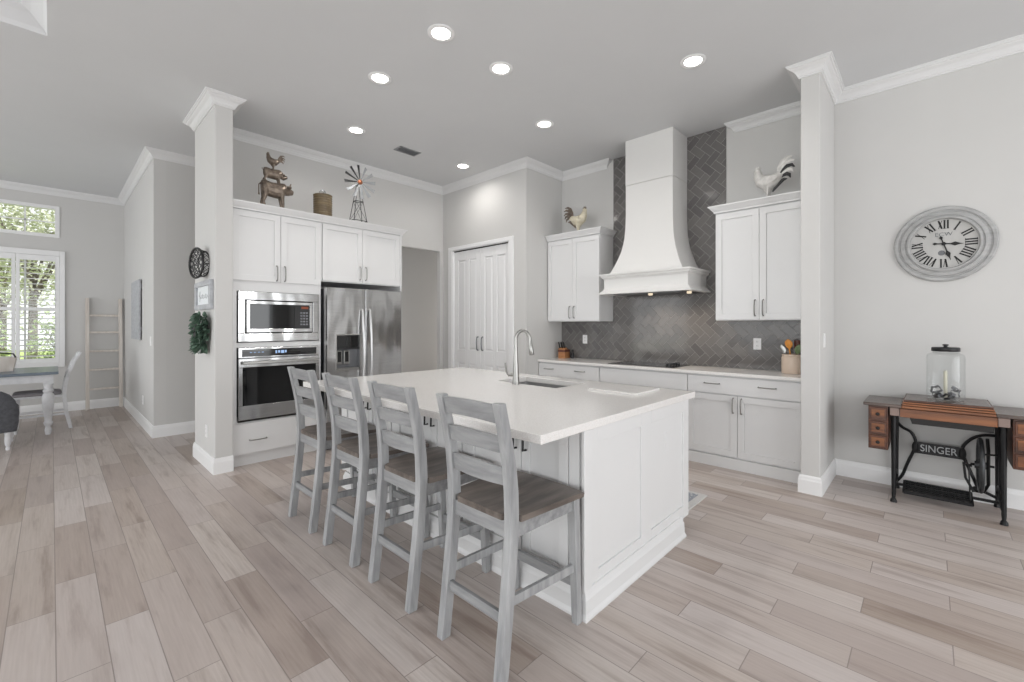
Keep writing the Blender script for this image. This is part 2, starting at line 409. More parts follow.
for y in (-1.7, -.2, 1.3, 2.83, 4.53): box(bm, 4.52, 4.58, y, y+.07, .3, 2.7)
box(bm, 4.52, 4.58, -1.7, 4.6, .3, .38); box(bm, 4.52, 4.58, -1.7, 4.6, 2.62, 2.7); struct('window_3', bm, 'trim')
bm = BM()
for x in (-9.3, -7.65, -7.57, -5.97): box(bm, x, x+.07, -5.06, -5.0, 0, 2.62)
box(bm, -9.3, -5.9, -5.06, -5.0, 0, .1); box(bm, -9.3, -5.9, -5.06, -5.0, 2.5, 2.62); struct('added_dining_doors', bm, 'trim')  # unseen doors added so more light reaches the dining wall

# crown and base mouldings
CR = [(a*.8, b*.715) for a, b in [(0, 0), (.014, 0), (.016, .016), (.024, .02), (.032, .045), (.052, .073), (.078, .09), (.084, .1), (.097, .104), (.1, .118), (.11, .12), (.112, .1345), (0, .1345)]]
BB = [(0, 0), (.016, 0), (.016, .105), (.0125, .118), (.011, .132), (.005, .145), (0, .145)]
def molding(name, path, prof, z): bm = BM(); sweep(bm, path, prof, z); return struct(name, bm, 'crown' if z else 'trim')
zc = HC-.0965
molding('trim_1', [(-9.9, -4.98), (-9.9, .85), (-6.8, .85), (-6.8, 6.9)], CR, zc)
molding('trim_2', [(-5.55, 4.3), (-5.55, 1.03), (-4.735, 1.03), (-4.735, 1.175), (-5.48, 1.175), (-5.48, YP), (-3.75, YP), (-3.75, YB), (-3.03, YB), (-3.03, YB+.004)], CR, zc)
molding('trim_3', [(-1.478, YB+.004), (-1.478, YB), (-.77, YB), (-.77, 4.24), (-.637, 4.24), (-.637, YB), (4.5, YB)], CR, zc)
molding('baseboard_left', [(-9.9, -4.98), (-9.9, .85), (-6.8, .85), (-6.8, 6.9)], BB, 0)
molding('baseboard_pier', [(-5.55, 4.3), (-5.55, 1.03), (-4.735, 1.03), (-4.735, 1.175)], BB, 0)
molding('baseboard_right', [(-.77, 4.40), (-.77, 4.24), (-.637, 4.24), (-.637, YB), (4.5, YB)], BB, 0)
molding('baseboard_pantry', [(-3.99, YP), (-3.75, YP), (-3.75, 4.40)], BB, 0)
# tray ceiling cove
TP = [(0, 0), (.012, 0), (.03, .03), (.09, .085), (.13, .11), (.14, .14), (.14, .2), (0, .2)]
bm = BM(); sweep(bm, [(TX0, TY0), (TX0, TY1), (TX1, TY1), (TX1, TY0), (TX0, TY0+.001)], TP, HC); struct('trim_4', bm, 'ceil')

# herringbone tile on the hood wall
def clip(poly, x0, x1, z0, z1):
    for ax, lim, sg in ((0, x0, 1), (0, x1, -1), (1, z0, 1), (1, z1, -1)):
        out = []
        for i in range(len(poly)):
            a, b = poly[i-1], poly[i]; da, db = sg*(a[ax]-lim), sg*(b[ax]-lim)
            if (da >= 0) != (db >= 0):
                t = da/(da-db); out.append((a[0]+(b[0]-a[0])*t, a[1]+(b[1]-a[1])*t))
            if db >= 0: out.append(b)
        poly = out
        if len(poly) < 3: return None
    ar = sum(poly[i-1][0]*poly[i][1]-poly[i][0]*poly[i-1][1] for i in range(len(poly)))/2
    return poly if abs(ar) > 1e-4 else None
def herring(bm, rects, y, L=.155, Wd=.0775, g=.0018):
    ox, oz = -2.28, .9; c45 = math.sqrt(.5)
    for (x0, x1, z0, z1) in rects:
        for j in range(-20, 21):
            for k in range(-40, 41):
                bx, by = k*Wd - j*L, k*Wd + j*L
                for (a0, a1, b0, b1) in ((bx, bx+L, by, by+Wd), (bx-Wd, bx, by, by+L)):
                    p = [(a0+g, b0+g), (a1-g, b0+g), (a1-g, b1-g), (a0+g, b1-g)]
                    p = [(ox+(a+b)*c45, oz+(b-a)*c45) for a, b in p]
                    p = clip(p, x0, x1, z0, z1)
                    if not p: continue
                    cx = sum(q[0] for q in p)/len(p); cz = sum(q[1] for q in p)/len(p)
                    A = [bm.verts.new((q[0], y, q[1])) for q in p]
                    B = [bm.verts.new((q[0], y-.006, q[1])) for q in p]
                    D = []
                    for q in p:
                        d = math.hypot(cx-q[0], cz-q[1]); f = min(.0015/max(d, 1e-4), .5)
                        D.append(bm.verts.new((q[0]+(cx-q[0])*f, y-.0068, q[1]+(cz-q[1])*f)))
                    bridge(bm, A, B); bridge(bm, B, D); bm.faces.new(D)
TR = [(-3.748, -2.926, .916, 1.435), (-2.926, -1.571, .916, HC-.002), (-1.571, -.772, .916, 1.435)]
bm = BM()
for r in TR: box(bm, r[0], r[1], YB-.0082, YB+.001, r[2], r[3])
gro = part('grout', bm, 'grout', wall_back)
bm = BM(); herring(bm, TR, YB-.003); part('herringbone_tile', bm, 'tile', wall_back)

# pantry bifold doors
d1 = thing('door_1', '', '', (-4.65, YP, 0)); del d1['label']; del d1['category']; d1['kind'] = 'structure'
bm = BM()
box(bm, -5.335, -5.252, YP-.018, YP, 0, 2.49); box(bm, -4.048, -3.965, YP-.018, YP, 0, 2.49); box(bm, -5.335, -3.965, YP-.018, YP, 2.49, 2.54)
box(bm, -5.252, -5.235, YP-.012, YP+.1, 0, 2.49); box(bm, -4.065, -4.048, YP-.012, YP+.1, 0, 2.49); box(bm, -5.235, -4.065, YP-.012, YP+.02, 2.478, 2.49)
part('casing', bm, 'trim', d1, bevel=.004)
bm = BM(); box(bm, -5.235, -4.065, YP+.02, YP+.11, 2.466, 2.478); box(bm, -5.235, -4.065, YP+.075, YP+.11, 0, 2.46); part('door_gap_shade', bm, 'gap', d1)  # dark strip and backing sheet stand in for shade in the door gaps
for li, (a0, a1) in enumerate(((-5.233, -4.652), (-4.648, -4.067))):
    bm = BM(); w = a1-a0; am = (a0+a1)/2
    n0, n1 = -.062, -.027      # n measured towards the room from YP
    def R(x0, x1, z0, z1, m0=n0, m1=n1): fbox(bm, 'Y-', YP, x0, x1, z0, z1, m0, m1)
    z0, z1 = .01, 2.465
    st = .085; cols = ((a0+st, am-.04), (am+.04, a1-st)); rows = ((.2, .80), (1.0, 2.33))
    R(a0, a0+st, z0, z1); R(a1-st, a1, z0, z1); R(am-.04, am-.0012, z0, z1); R(am+.0012, am+.04, z0, z1)
    for c0, c1 in cols:
        R(c0, c1, z0, .2); R(c0, c1, .8, 1.0); R(c0, c1, 2.33, z1)
        for r0, r1 in rows:
            R(c0, c1, r0, r1, n0, n1-.014)
            # raised field with sloped edges
            A = [Vector((x, YP-(n1-.013), z)) for x, z in ((c0+.012, r0+.012), (c1-.012, r0+.012), (c1-.012, r1-.012), (c0+.012, r1-.012))]
            B = [Vector((x, YP-(n1-.003), z)) for x, z in ((c0+.034, r0+.034), (c1-.034, r0+.034), (c1-.034, r1-.034), (c0+.034, r1-.034))]
            va = [bm.verts.new(v) for v in A]; vb = [bm.verts.new(v) for v in B]; bridge(bm, va, vb); bm.faces.new(vb)
    lf = part('door_leaf', bm, 'trim', d1, bevel=.003)
    pull(lf, 'Y-', YP+.027, -4.7 if li == 0 else -4.6, 1.1, .19, True, 'steel_dark', .008)

# doorway lining beside the fridge is plain drywall; windows on the left wall
def window(name, z0, z1, cas):
    w = thing(name, '', '', (XL, (wy0+wy1)/2, z0)); del w['label']; del w['category']; w['kind'] = 'structure'
    return w
w1 = window('window_1', .78, 2.44, 1)
y0, y1, z0, z1 = wy0, wy1, .78, 2.44
bm = BM()
box(bm, XL, XL+.03, y1, y1+.06, z0-.07, z1+.08); box(bm, XL, XL+.03, y0-.06, y0, z0-.07, z1+.08)
box(bm, XL, XL+.03, y0, y1, z1, z1+.08); box(bm, XL, XL+.03, y0, y1, z0-.07, z0)
part('shutter_frame', bm, 'trim', w1, bevel=.004)
bm = BM()
for a, b, c, d in ((y0, y1, z0, z0+.05), (y0, y1, z1-.05, z1), (y0, y0+.05, z0+.05, z1-.05), (y1-.05, y1, z0+.05, z1-.05)): box(bm, XL-.12, XL-.07, a, b, c, d)
for yy in (-.28, -.86, -1.44): box(bm, XL-.11, XL-.08, yy-.011, yy+.011, z0, z1)
box(bm, XL-.11, XL-.08, y0, y1, 1.585, 1.625)
part('sash', bm, 'trim', w1)
bm = BM(); box(bm, XL-.098, XL-.094, y0+.04, y1-.04, z0+.04, z1-.04); part('pane', bm, 'pane', w1)
pw = (y1-y0)/4
for i in range(4):
    a0, a1 = y1-(i+1)*pw+.002, y1-i*pw-.002
    bm = BM(); s = .04
    for a, b, c, d in ((a0, a0+s, z0, z1), (a1-s, a1, z0, z1), (a0+s, a1-s, z0, z0+.07), (a0+s, a1-s, z1-.085, z1), (a0+s, a1-s, 1.585, 1.635)): box(bm, XL-.03, XL+.002, a, b, c, d)
    pn = part('shutter_panel', bm, 'trim', w1, bevel=.003)
    bm = BM(); nz = 0
    for lo, hi in ((z0+.07, 1.585), (1.635, z1-.085)):
        k = round((hi-lo)/.083); 
        for j in range(k):
            zz = lo+(j+.5)*(hi-lo)/k
            beam(bm, (XL-.014, a0+s, zz), (XL-.014, a1-s, zz), .085, .010, up=(.10, 0, 1))
    part('louvers', bm, 'trim', pn)
w2 = window('window_2', 2.73, 3.22, 1); z0, z1 = 2.73, 3.22
bm = BM()
for a, b, c, d in ((y0, y1, z0, z0+.05), (y0, y1, z1-.05, z1), (y0, y0+.05, z0+.05, z1-.05), (y1-.05, y1, z0+.05, z1-.05)): box(bm, XL-.11, XL+.012, a, b, c, d)
for yy in (-.28, -.57, -.86, -1.15, -1.44): box(bm, XL-.09, XL-.07, yy-.009, yy+.009, z0, z1)
box(bm, XL-.09, XL-.07, y0, y1, 2.965, 2.985)
part('sash', bm, 'trim', w2)
bm = BM(); box(bm, XL-.083, XL-.079, y0+.03, y1-.03, z0+.03, z1-.03); part('pane', bm, 'pane', w2)

# ---------------------------------------------------------------- island
IX0, IX1, IY0, IY1 = -3.575, -1.17, 1.72, 2.94
isl = thing('kitchen_island', 'white panelled kitchen island cabinet under the quartz top with stools along one side', 'kitchen island', ((IX0+IX1)/2, 2.3, 0))
bm = BM()
box(bm, IX0, IX1-.014, IY0+.012, IY0+.03, 0, .874); box(bm, IX0, IX1-.014, IY1-.02, IY1, .1, .874); box(bm, IX0, IX1-.014, 2.78, 2.80, 0, .1)
box(bm, IX0, IX0+.02, IY0+.03, IY1-.02, .1, .874); box(bm, IX1-.034, IX1-.014, IY0+.03, IY1-.02, .1, .874); box(bm, IX0, IX1-.014, IY0+.03, IY1, .1, .12)
part('body', bm, 'cab', isl)
# end panel with frame and two recessed fields
bm = BM()
def E_(a, b, c, d, n1=.0, n0=-.014): box(bm, IX1+n0, IX1+n1, a, b, c, d)
E_(IY0, 1.842, .0, .874); E_(2.279, 2.40, .0, .874); E_(2.855, IY1, .1, .874)
for a, b in ((1.842, 2.279), (2.40, 2.855)): E_(a, b, .0, .178); E_(a, b, .80, .874); E_(a, b, .178, .80, -.010)
part('end_panel', bm, 'cab', isl, bevel=.0025)
bm = BM(); box(bm, IX1-.01, IX1+.008, IY0-.012, IY0+.06, .1, .874); part('corner_post', bm, 'cab', isl, bevel=.004)
bm = BM()
PB = [(-.012, 0), (.03, 0), (.03, .012), (.022, .03), (.02, .09), (.014, .105), (.008, .128), (-.012, .13)]
sweep(bm, [(IX0, 2.80), (IX0, IY0), (IX1, IY0), (IX1, 2.80), (IX1-.05, 2.80)], PB); part('base_moulding', bm, 'cab', isl)
for k in range(4):
    x = IX1-.028-k*.803; bm = BM()
    box(bm, x-.05 if k else x-.06, x, IY0-.004, IY0+.012, .13, .874); part('stile', bm, 'cab', isl, bevel=.003)
for k in range(3):
    xr = IX1-.088-k*.803 if k == 0 else IX1-.078-k*.803; xl = IX1-.028-(k+1)*.803+.004; xm = (-1.565, -2.365, -3.185)[k]
    for a0, a1, hx in ((xl, xm-.002, xm-.035), (xm+.002, xr-.004, xm+.035)):
        dd = shaker('door', isl, 'Y-', IY0+.012, a0, a1, .14, .845, .055)
        bm = BM()
        tube(bm, [(hx, IY0-.006, .785), (hx, IY0-.032, .785), (hx, IY0-.034, .715), (hx, IY0-.006, .715)], .0065, 6)
        part('handle', bm, 'black', dd)
bm = BM(); box(bm, IX1-.0105, IX1-.0075, 2.60, 2.67, .60, .71); box(bm, IX1-.0076, IX1-.0065, 2.618, 2.652, .62, .69); part('outlet_plate', bm, 'cab', isl)

# quartz top with a cut-out for the sink
SX0, SX1, SY0, SY1 = -2.56, -1.945, 2.50, 2.87
TXa, TXb, TYa, TYb = -3.64, -1.16, 1.39, 3.03
def top_with_hole(bm, z0, z1):
    xs, ys = (TXa, SX0, SX1, TXb), (TYa, SY0, SY1, TYb)
    g = {z: [[bm.verts.new((x, y, z)) for y in ys] for x in xs] for z in (z0, z1)}
    for z in (z0, z1):
        for i in range(3):
            for j in range(3):
                if (i, j) != (1, 1): bm.faces.new((g[z][i][j], g[z][i+1][j], g[z][i+1][j+1], g[z][i][j+1]))
    ed = [(i, 0, i+1, 0) for i in range(3)]+[(i, 3, i+1, 3) for i in range(3)]+[(0, j, 0, j+1) for j in range(3)]+[(3, j, 3, j+1) for j in range(3)]
    ed += [(1, 1, 2, 1), (1, 2, 2, 2), (1, 1, 1, 2), (2, 1, 2, 2)]
    for a, b, c, d in ed: bm.faces.new((g[z0][a][b], g[z0][c][d], g[z1][c][d], g[z1][a][b]))
bm = BM(); top_with_hole(bm, .874, .914)
tag(recenter(part('island_worktop', bm, 'quartz', bevel=.003), (-2.4, 2.2, .874)), 'thick white quartz worktop overhanging the island', 'worktop')
sk = thing('sink', 'stainless undermount sink set into the island worktop', 'sink', (-2.25, 2.69, .66))
bm = BM()
ro = .012; o0 = (SX0-ro, SX1+ro, SY0-ro, SY1+ro)
def rrect(x0, x1, y0, y1, r, z, n=5):
    p = []
    for cx, cy, a in ((x1-r, y1-r, 0), (x0+r, y1-r, pi/2), (x0+r, y0+r, pi), (x1-r, y0+r, 1.5*pi)):
        for i in range(n+1): p.append((cx+r*cos(a+i*pi/2/n), cy+r*sin(a+i*pi/2/n), z))
    return p
rs = [[bm.verts.new(v) for v in rrect(*q)] for q in ((o0[0], o0[1], o0[2], o0[3], .03, .873), (SX0+.004, SX1-.004, SY0+.004, SY1-.004, .03, .873), (SX0+.01, SX1-.01, SY0+.01, SY1-.01, .04, .70), (SX0+.03, SX1-.03, SY0+.03, SY1-.03, .05, .685))]
for a, b in zip(rs, rs[1:]): bridge(bm, a, b)
bm.faces.new(rs[-1]); part('basin', bm, 'sinksteel', sk, smooth=True)
bm = BM(); lathe(bm, [(.0, .6865), (.042, .6865), (.045, .689), (.03, .691), (0, .690)], (-2.25, 2.69, 0)); part('drain', bm, 'chrome', sk, smooth=True)
fc = thing('kitchen_faucet', 'tall brushed nickel gooseneck faucet standing beside the island sink', 'faucet', (-2.30, 2.456, .914))
fx, fy = -2.30, 2.456
bm = BM(); lathe(bm, [(.029, .914), (.029, .922), (.027, .926), (.026, .95), (.0215, 1.05), (.017, 1.12), (.0145, 1.16), (.014, 1.2)], (fx, fy, 0)); part('base', bm, 'nickel', fc, smooth=True)
fd = Vector((.78, .62, 0)).normalized()
bm = BM(); pts = [(fx, fy, 1.18), (fx, fy, 1.22)]; R0 = .054
for i in range(0, 11):
    a = pi - i*pi*.93/10
    pts.append((fx+fd.x*(R0+R0*cos(a)), fy+fd.y*(R0+R0*cos(a)), 1.25+.075*sin(a)))
tube(bm, pts, .013, 12); part('spout', bm, 'nickel', fc, smooth=True)
e = Vector(pts[-1]); d_ = Vector((fd.x*.12, fd.y*.12, -.99))
bm = BM(); tube(bm, [e-d_*.002, e+d_*.05, e+d_*.055, e+d_*.125, e+d_*.13], [.0135, .015, .0165, .0205, .018], 12); part('spray_head', bm, 'nickel', fc, smooth=True)
ld = Vector((-.88, -.47, 0))
bm = BM(); b0 = Vector((fx, fy, .985)); tube(bm, [b0+ld*.015, b0+ld*.05, b0+ld*.06], [.013, .013, .016], 10)
tube(bm, [b0+ld*.06, b0+ld*.075+Vector((0, 0, .02)), b0+ld*.085+Vector((0, 0, .09))], [.010, .008, .0065], 8); part('lever', bm, 'nickel', fc, smooth=True)
bm = BM()
A = [bm.verts.new(v) for v in rrect(-1.75, -1.37, 2.595, 2.95, .02, .914)]; B = [bm.verts.new(v) for v in rrect(-1.75, -1.37, 2.595, 2.95, .02, .926)]
bridge(bm, A, B); bm.faces.new(A); bm.faces.new(B)
tag(recenter(part('cutting_board', bm, 'quartz', bevel=.003), (-1.56, 2.77, .914)), 'thin white board lying on the island worktop by the sink', 'cutting board')

# ---------------------------------------------------------------- stools
def make_stool(loc, label):
    t = thing('counter_stool', label, 'stool', loc, 'counter stools along the island')
    prof = [(0, 0), (.2, .024), (.39, .045), (.53, .058), (.62, .061), (.72, .057), (.82, .046), (.9, .03), (.98, .012), (1.07, -.01)]
    for s in (-1, 1):
        bm = BM(); rs = []
        for z, y in prof:
            hw, hd = .0205, .0235 if z < .7 else .0235-(z-.7)*.012
            rs.append([bm.verts.new((s*.178+a*hw, y+b*hd, z)) for a, b in ((-1, -1), (1, -1), (1, 1), (-1, 1))])
        for a, b in zip(rs, rs[1:]): bridge(bm, a, b)
        bm.faces.new(rs[0]); bm.faces.new(rs[-1])
        part('rear_leg', bm, 'stool', t, world=False, bevel=.004)
    for s in (-1, 1):
        bm = BM(); rs = []
        for z, y, h in ((0, .478, .017), (.25, .468, .019), (.45, .458, .021), (.59, .452, .021)):
            rs.append([bm.verts.new((s*(.19+.004*(1-z))+a*h, y+b*h, z)) for a, b in ((-1, -1), (1, -1), (1, 1), (-1, 1))])
        for a, b in zip(rs, rs[1:]): bridge(bm, a, b)
        bm.faces.new(rs[0]); bm.faces.new(rs[-1]); part('front_leg', bm, 'stool', t, world=False, bevel=.003)
    def yat(z):
        for (z0, y0), (z1, y1) in zip(prof, prof[1:]):
            if z <= z1: return y0+(y1-y0)*(z-z0)/(z1-z0)
    for z0, z1, arc in ((.985, 1.06, .010), (.865, .932, .006), (.735, .805, .0)):
        bm = BM(); rs = []; n = 8
        for i in range(n+1):
            u = -1+2*i/n; x = u*.16; dy = -.018*(1-u*u); yb, yt = yat(z0), yat(z1)
            za = z0 + arc*(1-u*u); zb = z1 + .008*(1-u*u)
            rs.append([bm.verts.new(v) for v in ((x, yb-.010+dy, za), (x, yb+.010+dy, za), (x, yt+.010+dy, zb), (x, yt-.010+dy, zb))])
        for a, b in zip(rs, rs[1:]): bridge(bm, a, b)
        bm.faces.new(rs[0]); bm.faces.new(rs[-1]); part('back_slat', bm, 'stoolx', t, world=False, bevel=.002)
    # dished seat
    bm = BM(); nx, ny = 12, 12; T = []; Bt = []
    for i in range(nx+1):
        u = -1+2*i/nx; T.append([]); Bt.append([])
        for j in range(ny+1):
            v = j/ny; hw = .178+.042*min(1, v*4) if v < .25 else .22+.002*v
            hw = .205+.036*v
            y = .045+v*(.425+.022*(1-abs(u)**3)); 
            if v < .12 and abs(u) > .78: y = max(y, .088)
            dish = .014*(max(0, 1-(u/.9)**2))*sin(pi*min(1, max(0, v*.95+.04)))
            edge = .006*max(0, v-.85)/.15
            T[-1].append(bm.verts.new((u*hw, y, .618-dish-edge))); Bt[-1].append(bm.verts.new((u*hw*.985, y, .592)))
    for i in range(nx):
        for j in range(ny):
            bm.faces.new((T[i][j], T[i+1][j], T[i+1][j+1], T[i][j+1])); bm.faces.new((Bt[i][j], Bt[i][j+1], Bt[i+1][j+1], Bt[i+1][j]))
    for i in range(nx):
        for j in (0, ny): bm.faces.new((T[i][j], T[i+1][j], Bt[i+1][j], Bt[i][j]))
    for j in range(ny):
        for i in (0, nx): bm.faces.new((T[i][j], T[i][j+1], Bt[i][j+1], Bt[i][j]))
    part('seat', bm, 'seat', t, world=False, smooth=True)
    bm = BM()
    box(bm, -.158, .158, .05, .07, .53, .592); box(bm, -.17, .17, .442, .462, .53, .592)
    for s in (-1, 1): beam(bm, (s*.18, .08, .561), (s*.192, .435, .561), .02, .062)
    part('apron', bm, 'stoolx', t, world=False)
    bm = BM(); beam(bm, (-.16, yat(.22), .225), (.16, yat(.22), .225), .018, .042); part('rear_stretcher', bm, 'stoolx', t, world=False, bevel=.002)
    bm = BM(); beam(bm, (-.175, .471, .19), (.175, .471, .19), .022, .045); part('foot_rail', bm, 'stoolx', t, world=False, bevel=.002)
    for s in (-1, 1):
        bm = BM(); beam(bm, (s*.178, yat(.29)+.015, .285), (s*.19, .452, .262), .018, .038); part('side_stretcher', bm, 'stool', t, world=False, bevel=.002)
    return t
SL = ['grey wooden counter stool nearest the camera, at the open right end of the island',
      'grey wooden counter stool second from the open right end of the island',
      'grey wooden counter stool third from the open right end of the island, nearer the fridge',
      'grey wooden counter stool farthest from the camera, in front of the wall oven']
st0 = make_stool((-1.37, 1.188, 0), SL[0])
for (x, lb) in ((-1.98, SL[1]), (-2.55, SL[2]), (-3.13, SL[3])): copytree(st0, (x, 1.188, 0), lb)

# ---------------------------------------------------------------- base cabinets on the hood wall
def base_cab(name, label, x0, x1, kind):
    yb = 4.46
    t = thing(name, label, 'cabinet', ((x0+x1)/2, 4.7, 0), 'base cabinets on the tiled wall')
    bm = BM(); box(bm, x0, x1, yb, YB-.012, .105, .884); part('body', bm, 'cab', t)
    bm = BM(); box(bm, x0, x1, yb-.025, yb+.05, 0, .105); part('toe_board', bm, 'cab', t)
    g = .004
    if kind == 'panel':
        bm = BM(); fbox(bm, 'Y-', yb, x0+g, x1-g, .705, .868, 0, .02); part('drawer_front', bm, 'cab', t, bevel=.002)
    else:
        bm = BM(); fbox(bm, 'Y-', yb, x0+g, x1-.012, .705, .868, 0, .02); dr = part('drawer_front', bm, 'cab', t, bevel=.002)
        if kind == 'left': hs = (-3.57, -3.09)
        else: hs = (-1.54, -1.062)
        for h in hs: pull(dr, 'Y-', yb-.02, h, .80, .14, False)
    xm = -1.31 if kind == 'right' else (x0+x1)/2
    for a0, a1, h in ((x0+g, xm-.002, xm-.036), (xm+.002, x1-.012, xm+.036)):
        d = shaker('door', t, 'Y-', yb, a0, a1, .118, .695)
        pull(d, 'Y-', yb-.02, h, .605, .14, True)
    return t
base_cab('base_cabinet', 'white base cabinet with a two-pull drawer left of the cooktop, below the knife block', -3.745, -2.812, 'left')
base_cab('base_cabinet', 'white base cabinet with a plain false drawer front under the cooktop', -2.811, -1.780, 'panel')
base_cab('base_cabinet', 'white two-door base cabinet at the right end of the tiled wall beside the pillar', -1.779, -.774, 'right')
bm = BM(); box(bm, -3.746, -.774, 4.418, YB-.0112, .884, .914)
tag(recenter(part('counter_worktop', bm, 'quartz', bevel=.003), (-2.3, 4.7, .884)), 'long white quartz worktop under the grey herringbone tile', 'worktop')
ck = thing('cooktop', 'black glass electric cooktop let into the worktop under the hood', 'cooktop', (-2.33, 4.72, .914))
bm = BM(); box(bm, -2.735, -1.945, 4.50, 4.93, .914, .921); part('glass_top', bm, 'ceramic', ck, bevel=.002)
bm = BM()
for cx, cy, r in ((-2.55, 4.62, .085), (-2.55, 4.81, .07), (-2.25, 4.72, .11)):
    lathe(bm, [(r, .921), (r, .9216), (r-.004, .9216), (r-.004, .921)], (cx, cy, 0), 32, closed=True)
part('burner_ring', bm, 'steel_dark', ck)
for k in range(4):
    bm = BM(); lathe(bm, [(.031, .921), (.03, .932), (.026, .936), (.025, .952), (0, .953)], (-2.02, 4.545+k*.072, 0), 16); part('knob', bm, 'black', ck, smooth=True)

# upper cabinets beside the hood
CC = [(0, 0), (.012, .0), (.014, .012), (.03, .03), (.045, .05), (.048, .056), (.056, .058), (.058, .07), (-.01, .07), (-.01, 0)]
def upper(name, label, x0, x1, path):
    yb = 4.64
    t = thing(name, label, 'cabinet', ((x0+x1)/2, 4.79, 1.412), 'upper cabinets beside the hood')
    bm = BM(); box(bm, x0, x1, yb, YB-.012, 1.412, 2.50); part('body', bm, 'cab', t, bevel=.0015)
    xm = (x0+x1)/2
    for a0, a1, h in ((x0+.003, xm-.0015, xm-.035), (xm+.0015, x1-.003, xm+.035)):
        d = shaker('door', t, 'Y-', yb, a0, a1, 1.42, 2.475); pull(d, 'Y-', yb-.02, h, 1.53, .15, True)
    bm = BM(); sweep(bm, path, CC, 2.488); part('crown', bm, 'cab', t)
    bm = BM(); box(bm, x0+.012, x1-.012, yb+.012, YB-.012, 2.50, 2.548); part('top_panel', bm, 'cab', t)
    return t
upper('upper_cabinet', 'white two-door upper cabinet left of the range hood with the cream rooster on top', -3.738, -2.93, [(-3.738, 4.622), (-2.93, 4.622), (-2.93, YB-.012)])
upper('upper_cabinet', 'white two-door upper cabinet right of the range hood with the white rooster on top', -1.569, -.774, [(-1.569, YB-.012), (-1.569, 4.622), (-.774, 4.622)])

# range hood
hd = thing('range_hood', 'tall white flared range hood rising to the ceiling over the cooktop', 'range hood', (-2.28, 4.7, 1.72))
HX = -2.262; yw = YB-.0112
bm = BM(); rs = []
for z, hw, yf in ((1.95, .43, 4.445), (1.99, .408, 4.475), (2.05, .378, 4.49), (2.12, .35, 4.512), (2.2, .321, 4.532), (2.28, .302, 4.545), (2.37, .288, 4.555), (2.48, .281, 4.562), (2.62, .277, 4.565), (2.965, .277, 4.565)):
    rs.append([bm.verts.new(v) for v in ((HX-hw, yw, z), (HX-hw, yf, z), (HX+hw, yf, z), (HX+hw, yw, z))])
for a, b in zip(rs, rs[1:]): bridge(bm, a, b)
bm.faces.new(rs[0]); bm.faces.new(rs[-1]); part('flared_cover', bm, 'hood', hd, smooth=True)
bm = BM(); box(bm, HX-.280, HX+.280, 4.562, yw, 2.968, HC-.001); part('chimney', bm, 'hood', hd, bevel=.002)
bm = BM(); hw, yf = .488, 4.442
box(bm, HX-hw, HX+hw, yf, yw, 1.735, 1.95); part('apron', bm, 'hood', hd)
pth = [(HX-hw, yw), (HX-hw, yf), (HX+hw, yf), (HX+hw, yw)]
bm = BM(); sweep(bm, pth, [(-.02, 1.72), (.046, 1.72), (.046, 1.732), (.034, 1.742), (.02, 1.757), (.006, 1.776), (0, 1.79), (-.02, 1.79)]); part('bottom_moulding', bm, 'hood', hd)
bm = BM(); sweep(bm, pth, [(-.02, 1.886), (.004, 1.89), (.01, 1.902), (.024, 1.91), (.03, 1.93), (.044, 1.936), (.046, 1.952), (-.02, 1.962)]); part('top_moulding', bm, 'hood', hd)
bm = BM(); box(bm, HX-.40, HX+.40, 4.50, 4.92, 1.716, 1.735); part('filter', bm, 'steel_dark', hd)
for k, x in enumerate((-2.225, -1.80)):
    bm = BM(); lathe(bm, [(.024, 1.716), (.024, 1.696), (.018, 1.692), (0, 1.692)], (x, 4.54, 0), 16); part('lamp', bm, 'hoodlamp', hd)
    l = bpy.data.lights.new('hood_lamp_light', 'SPOT'); l.energy = 4; l.color = (1, .84, .68); l.spot_size = 2.2; l.spot_blend = .8; l.shadow_soft_size = .03
    o = bpy.data.objects.new('hood_lamp_light', l); COL.objects.link(o); o.parent = hd; o.location = Vector((x, 4.60, 1.685)) - wloc(hd); o.rotation_euler = (.35, 0, 0)

# outlets and switches
def plate(label, face, base, a, z, kind='outlet', w=.072, h=.116, cat='outlet', grp=None):
    t = thing('wall_outlet' if kind == 'outlet' else 'light_switch', label, cat, fp(face, base, a, z, 0), grp)
    bm = BM(); fbox(bm, face, base, a-w/2, a+w/2, z-h/2, z+h/2, 0, .005); part('plate', bm, 'plastic', t, bevel=.0015)
    if kind == 'outlet':
        for dz in (-.021, .021):
            bm = BM(); fbox(bm, face, base, a-.016, a+.016, z+dz-.014, z+dz+.014, .005, .0065)
            rc = part('receptacle', bm, 'trim', t, bevel=.001)
            bm = BM()
            for da in (-.006, .006): fbox(bm, face, base, a+da-.0012, a+da+.0012, z+dz-.004, z+dz+.006, .0065, .0069)
            part('slot', bm, 'gap', rc)
    else:
        bm = BM(); fbox(bm, face, base, a-.017, a+.017, z-.034, z+.034, .005, .009); part('rocker', bm, 'trim', t, bevel=.0015)
    return t
yt = YB-.0108
plate('white outlet on the grey tile left of the cooktop near the knife block', 'Y-', yt, -3.355, 1.175)
plate('white outlet on the grey tile right of the cooktop near the utensil crock', 'Y-', yt, -1.27, 1.175)
plate('white outlet low on the free-standing wall end beside the oven', 'Y-', 1.03, -5.05, .345)
plate('white light switch at chest height on the dining wall near its corner', 'Y-', .85, -7.0, 1.165, 'switch', cat='switch')
plate('white outlet low on the dining wall below the long art panel', 'Y-', .85, -7.69, .355)
plate('white light switch on the right face of the kitchen pillar', 'X+', -.637, 4.42, 1.24, 'switch', cat='switch')

